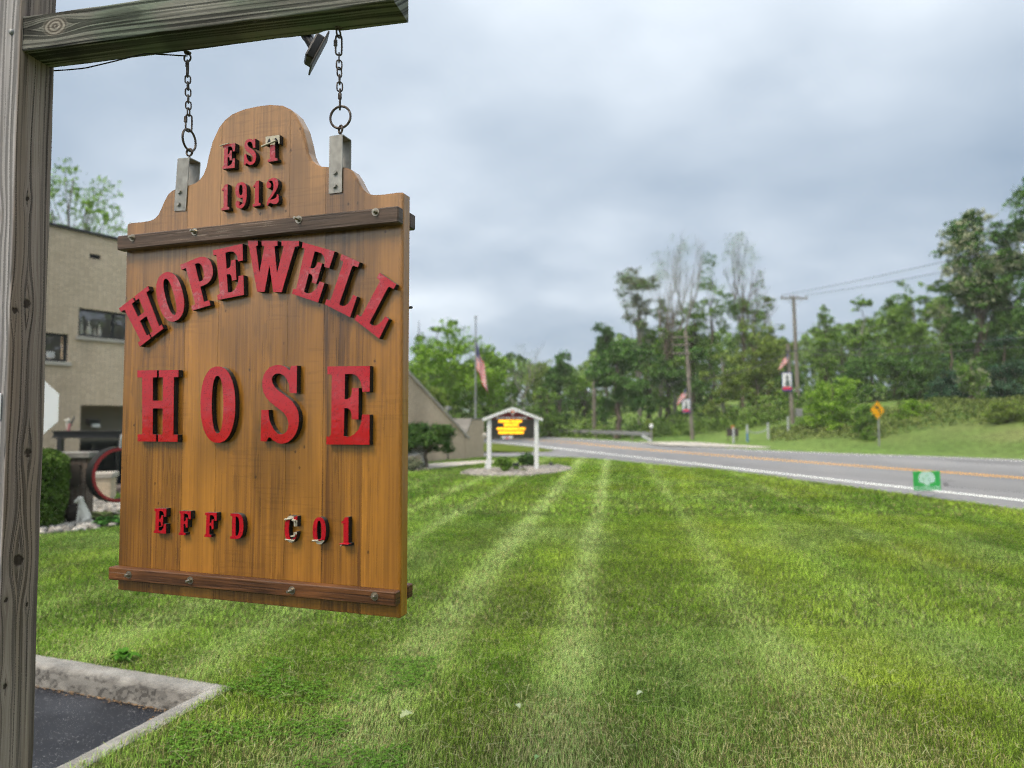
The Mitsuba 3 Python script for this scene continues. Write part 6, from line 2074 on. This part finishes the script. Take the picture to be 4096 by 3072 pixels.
# a few torn leaves and bits on the lawn
LV = [((-.565, 3.90), .085, .7, "long torn pale green leaf on the lawn right of the kerb corner"), ((.031, 4.02), .05, 2.1, "small curled pale leaf in the middle foreground of the lawn"), ((.745, 4.20), .05, 3.6, "small pale leaf standing on edge right of the middle"), ((-.36, 3.28), .07, 5.1, "grey green leaf at the bottom edge left of the middle"), ((.70, 3.28), .06, 1.2, "broad green leaf at the bottom edge right of the middle"), ((.12, 3.42), .04, 4.0, "tiny green leaf near the bottom of the lawn")]
for k, ((x, y), L_, a, lab) in enumerate(LV):
    g = np.random.default_rng(900 + k)
    t = np.linspace(0, 1, 9)
    w = .34 * L_ * np.sin(math.pi * t) ** .7 * (1 + .35 * np.sin(t * 22 + k))
    mid = np.column_stack([(t - .5) * L_, 0 * t, .012 * np.sin(math.pi * t) + .05])
    rows = np.stack([mid + np.column_stack([0 * t, w, .35 * w]), mid, mid + np.column_stack([0 * t, -w, .25 * w])], 1).reshape(-1, 3)
    R = trimesh.transformations.rotation_matrix(a, [0, 0, 1])
    f = [(r * 3 + s, r * 3 + s + 1, (r + 1) * 3 + s + 1, (r + 1) * 3 + s) for r in range(8) for s in range(2)]
    f = np.array(f)
    m = trimesh.Trimesh(rows, np.vstack([f[:, [0, 1, 2]], f[:, [0, 2, 3]]]), process=False)
    m.apply_transform(R)
    m.apply_translation([x, y, 0])
    key = numbered("fallen_leaf")
    scene[key] = mikit.ply(m, princ(f"leaf_{k}", [(.30, .36, .17), (.34, .40, .24), (.36, .42, .28), (.30, .36, .24), (.12, .26, .05), (.15, .28, .08)][k], rough=.6), smooth=True)
    tag(key, lab, "leaf", "torn leaves lying on the lawn")


# woods that carry on round the right side and behind the viewpoint, as the view and the reflections in the glass imply
def around(g, n):
    a = g.random(n)
    x = np.interp(a, [0, .35, .7, 1], [62, 52, 30, -45]) + g.normal(size=n) * 1.6
    y = np.interp(a, [0, .35, .7, 1], [34, 2, -32, -40]) + g.normal(size=n) * 1.6
    h = (8.5 + 4.5 * meshkit.fbm(np.column_stack([x * .12, y * .12, 0 * x]), 3)) * np.interp(a, [0, .4, .7, 1], [1.15, 1.05, .72, .72])
    return np.column_stack([x, y, h * g.random(n) ** .75])


mass("woodland", "green wood carrying on beyond the right side of the road", 26000, 1.0, ((0.050, 0.100, 0.028), (0.130, 0.190, 0.050)), 640, around)


# clover in the lusher turf beside the kerb, and litter along the kerb's foot
g = np.random.default_rng(650)
n = 9000
x, y = g.uniform(-1.75, -0.5, n), g.uniform(3.1, 4.9, n)
keep = (meshkit.fbm(np.column_stack([x * 3.2, y * 3.2, 0 * x]), 3, 5) + g.normal(size=n) * .06 > .56) & shapely.contains_xy(grow, x, y)
x, y = x[keep], y[keep]
C = np.column_stack([x, y, g.uniform(.022, .046, len(x))])
C = (C[:, None] + np.array([[.006, 0, 0], [-.003, .0055, 0], [-.003, -.0055, 0]])[None]).reshape(-1, 3)
v, f = leaf_quads(C, .012 * g.uniform(.7, 1.3, len(C)), g, .25, 4.0, 0.9)
col = np.array([.110, .235, .032]) * g.uniform(.6, 1.2, (len(C), 1))
tag(obj("clover", (v, f), M_GRASS, None, False, color=np.repeat(col, 4, 0)), "clover patches in the turf beside the kerb corner", None, None, "stuff")
n = 700
s = g.random(n) * 2.6
along2 = g.random(n) < .35
P = K_CORNER_IN + KD1 * s[:, None] + K1N * np.abs(g.normal(size=(n, 1))) * .018 + K1N * .014
Q = K_CORNER_IN + KD2 * (s * .5)[:, None] + K2N * (.02 + np.abs(g.normal(size=(n, 1))) * .02)
heap = K_CORNER_IN + KD1 * .12 + K1N * .10 + g.normal(size=(n, 2)) * [.06, .025]
pick = g.random(n)[:, None]
XY = np.where(pick < .70, P, np.where(pick < .82, Q, heap))
v, f = leaf_quads(np.column_stack([XY, -.124 + g.random(n) * .006]), .016 * g.uniform(.5, 1.5, n), g, .2, 3.0, .5)
col = np.array([.26, .17, .095]) * g.uniform(.5, 1.5, (n, 1))
tag(obj("leaf_litter", (v, f), M_GRASS, None, False, color=np.repeat(col, 4, 0)), "brown leaf litter along the foot of the kerb", None, None, "stuff")

# thin summer air between the view and the far trees
scene["haze"] = {"type": "cube", "to_world": T().translate([50, 200, 11.0]).scale([760, 760, 12.6]), "bsdf": {"type": "null"}, "interior": {"type": "ref", "id": "air"}}
tag("haze", None, None, None, "stuff")
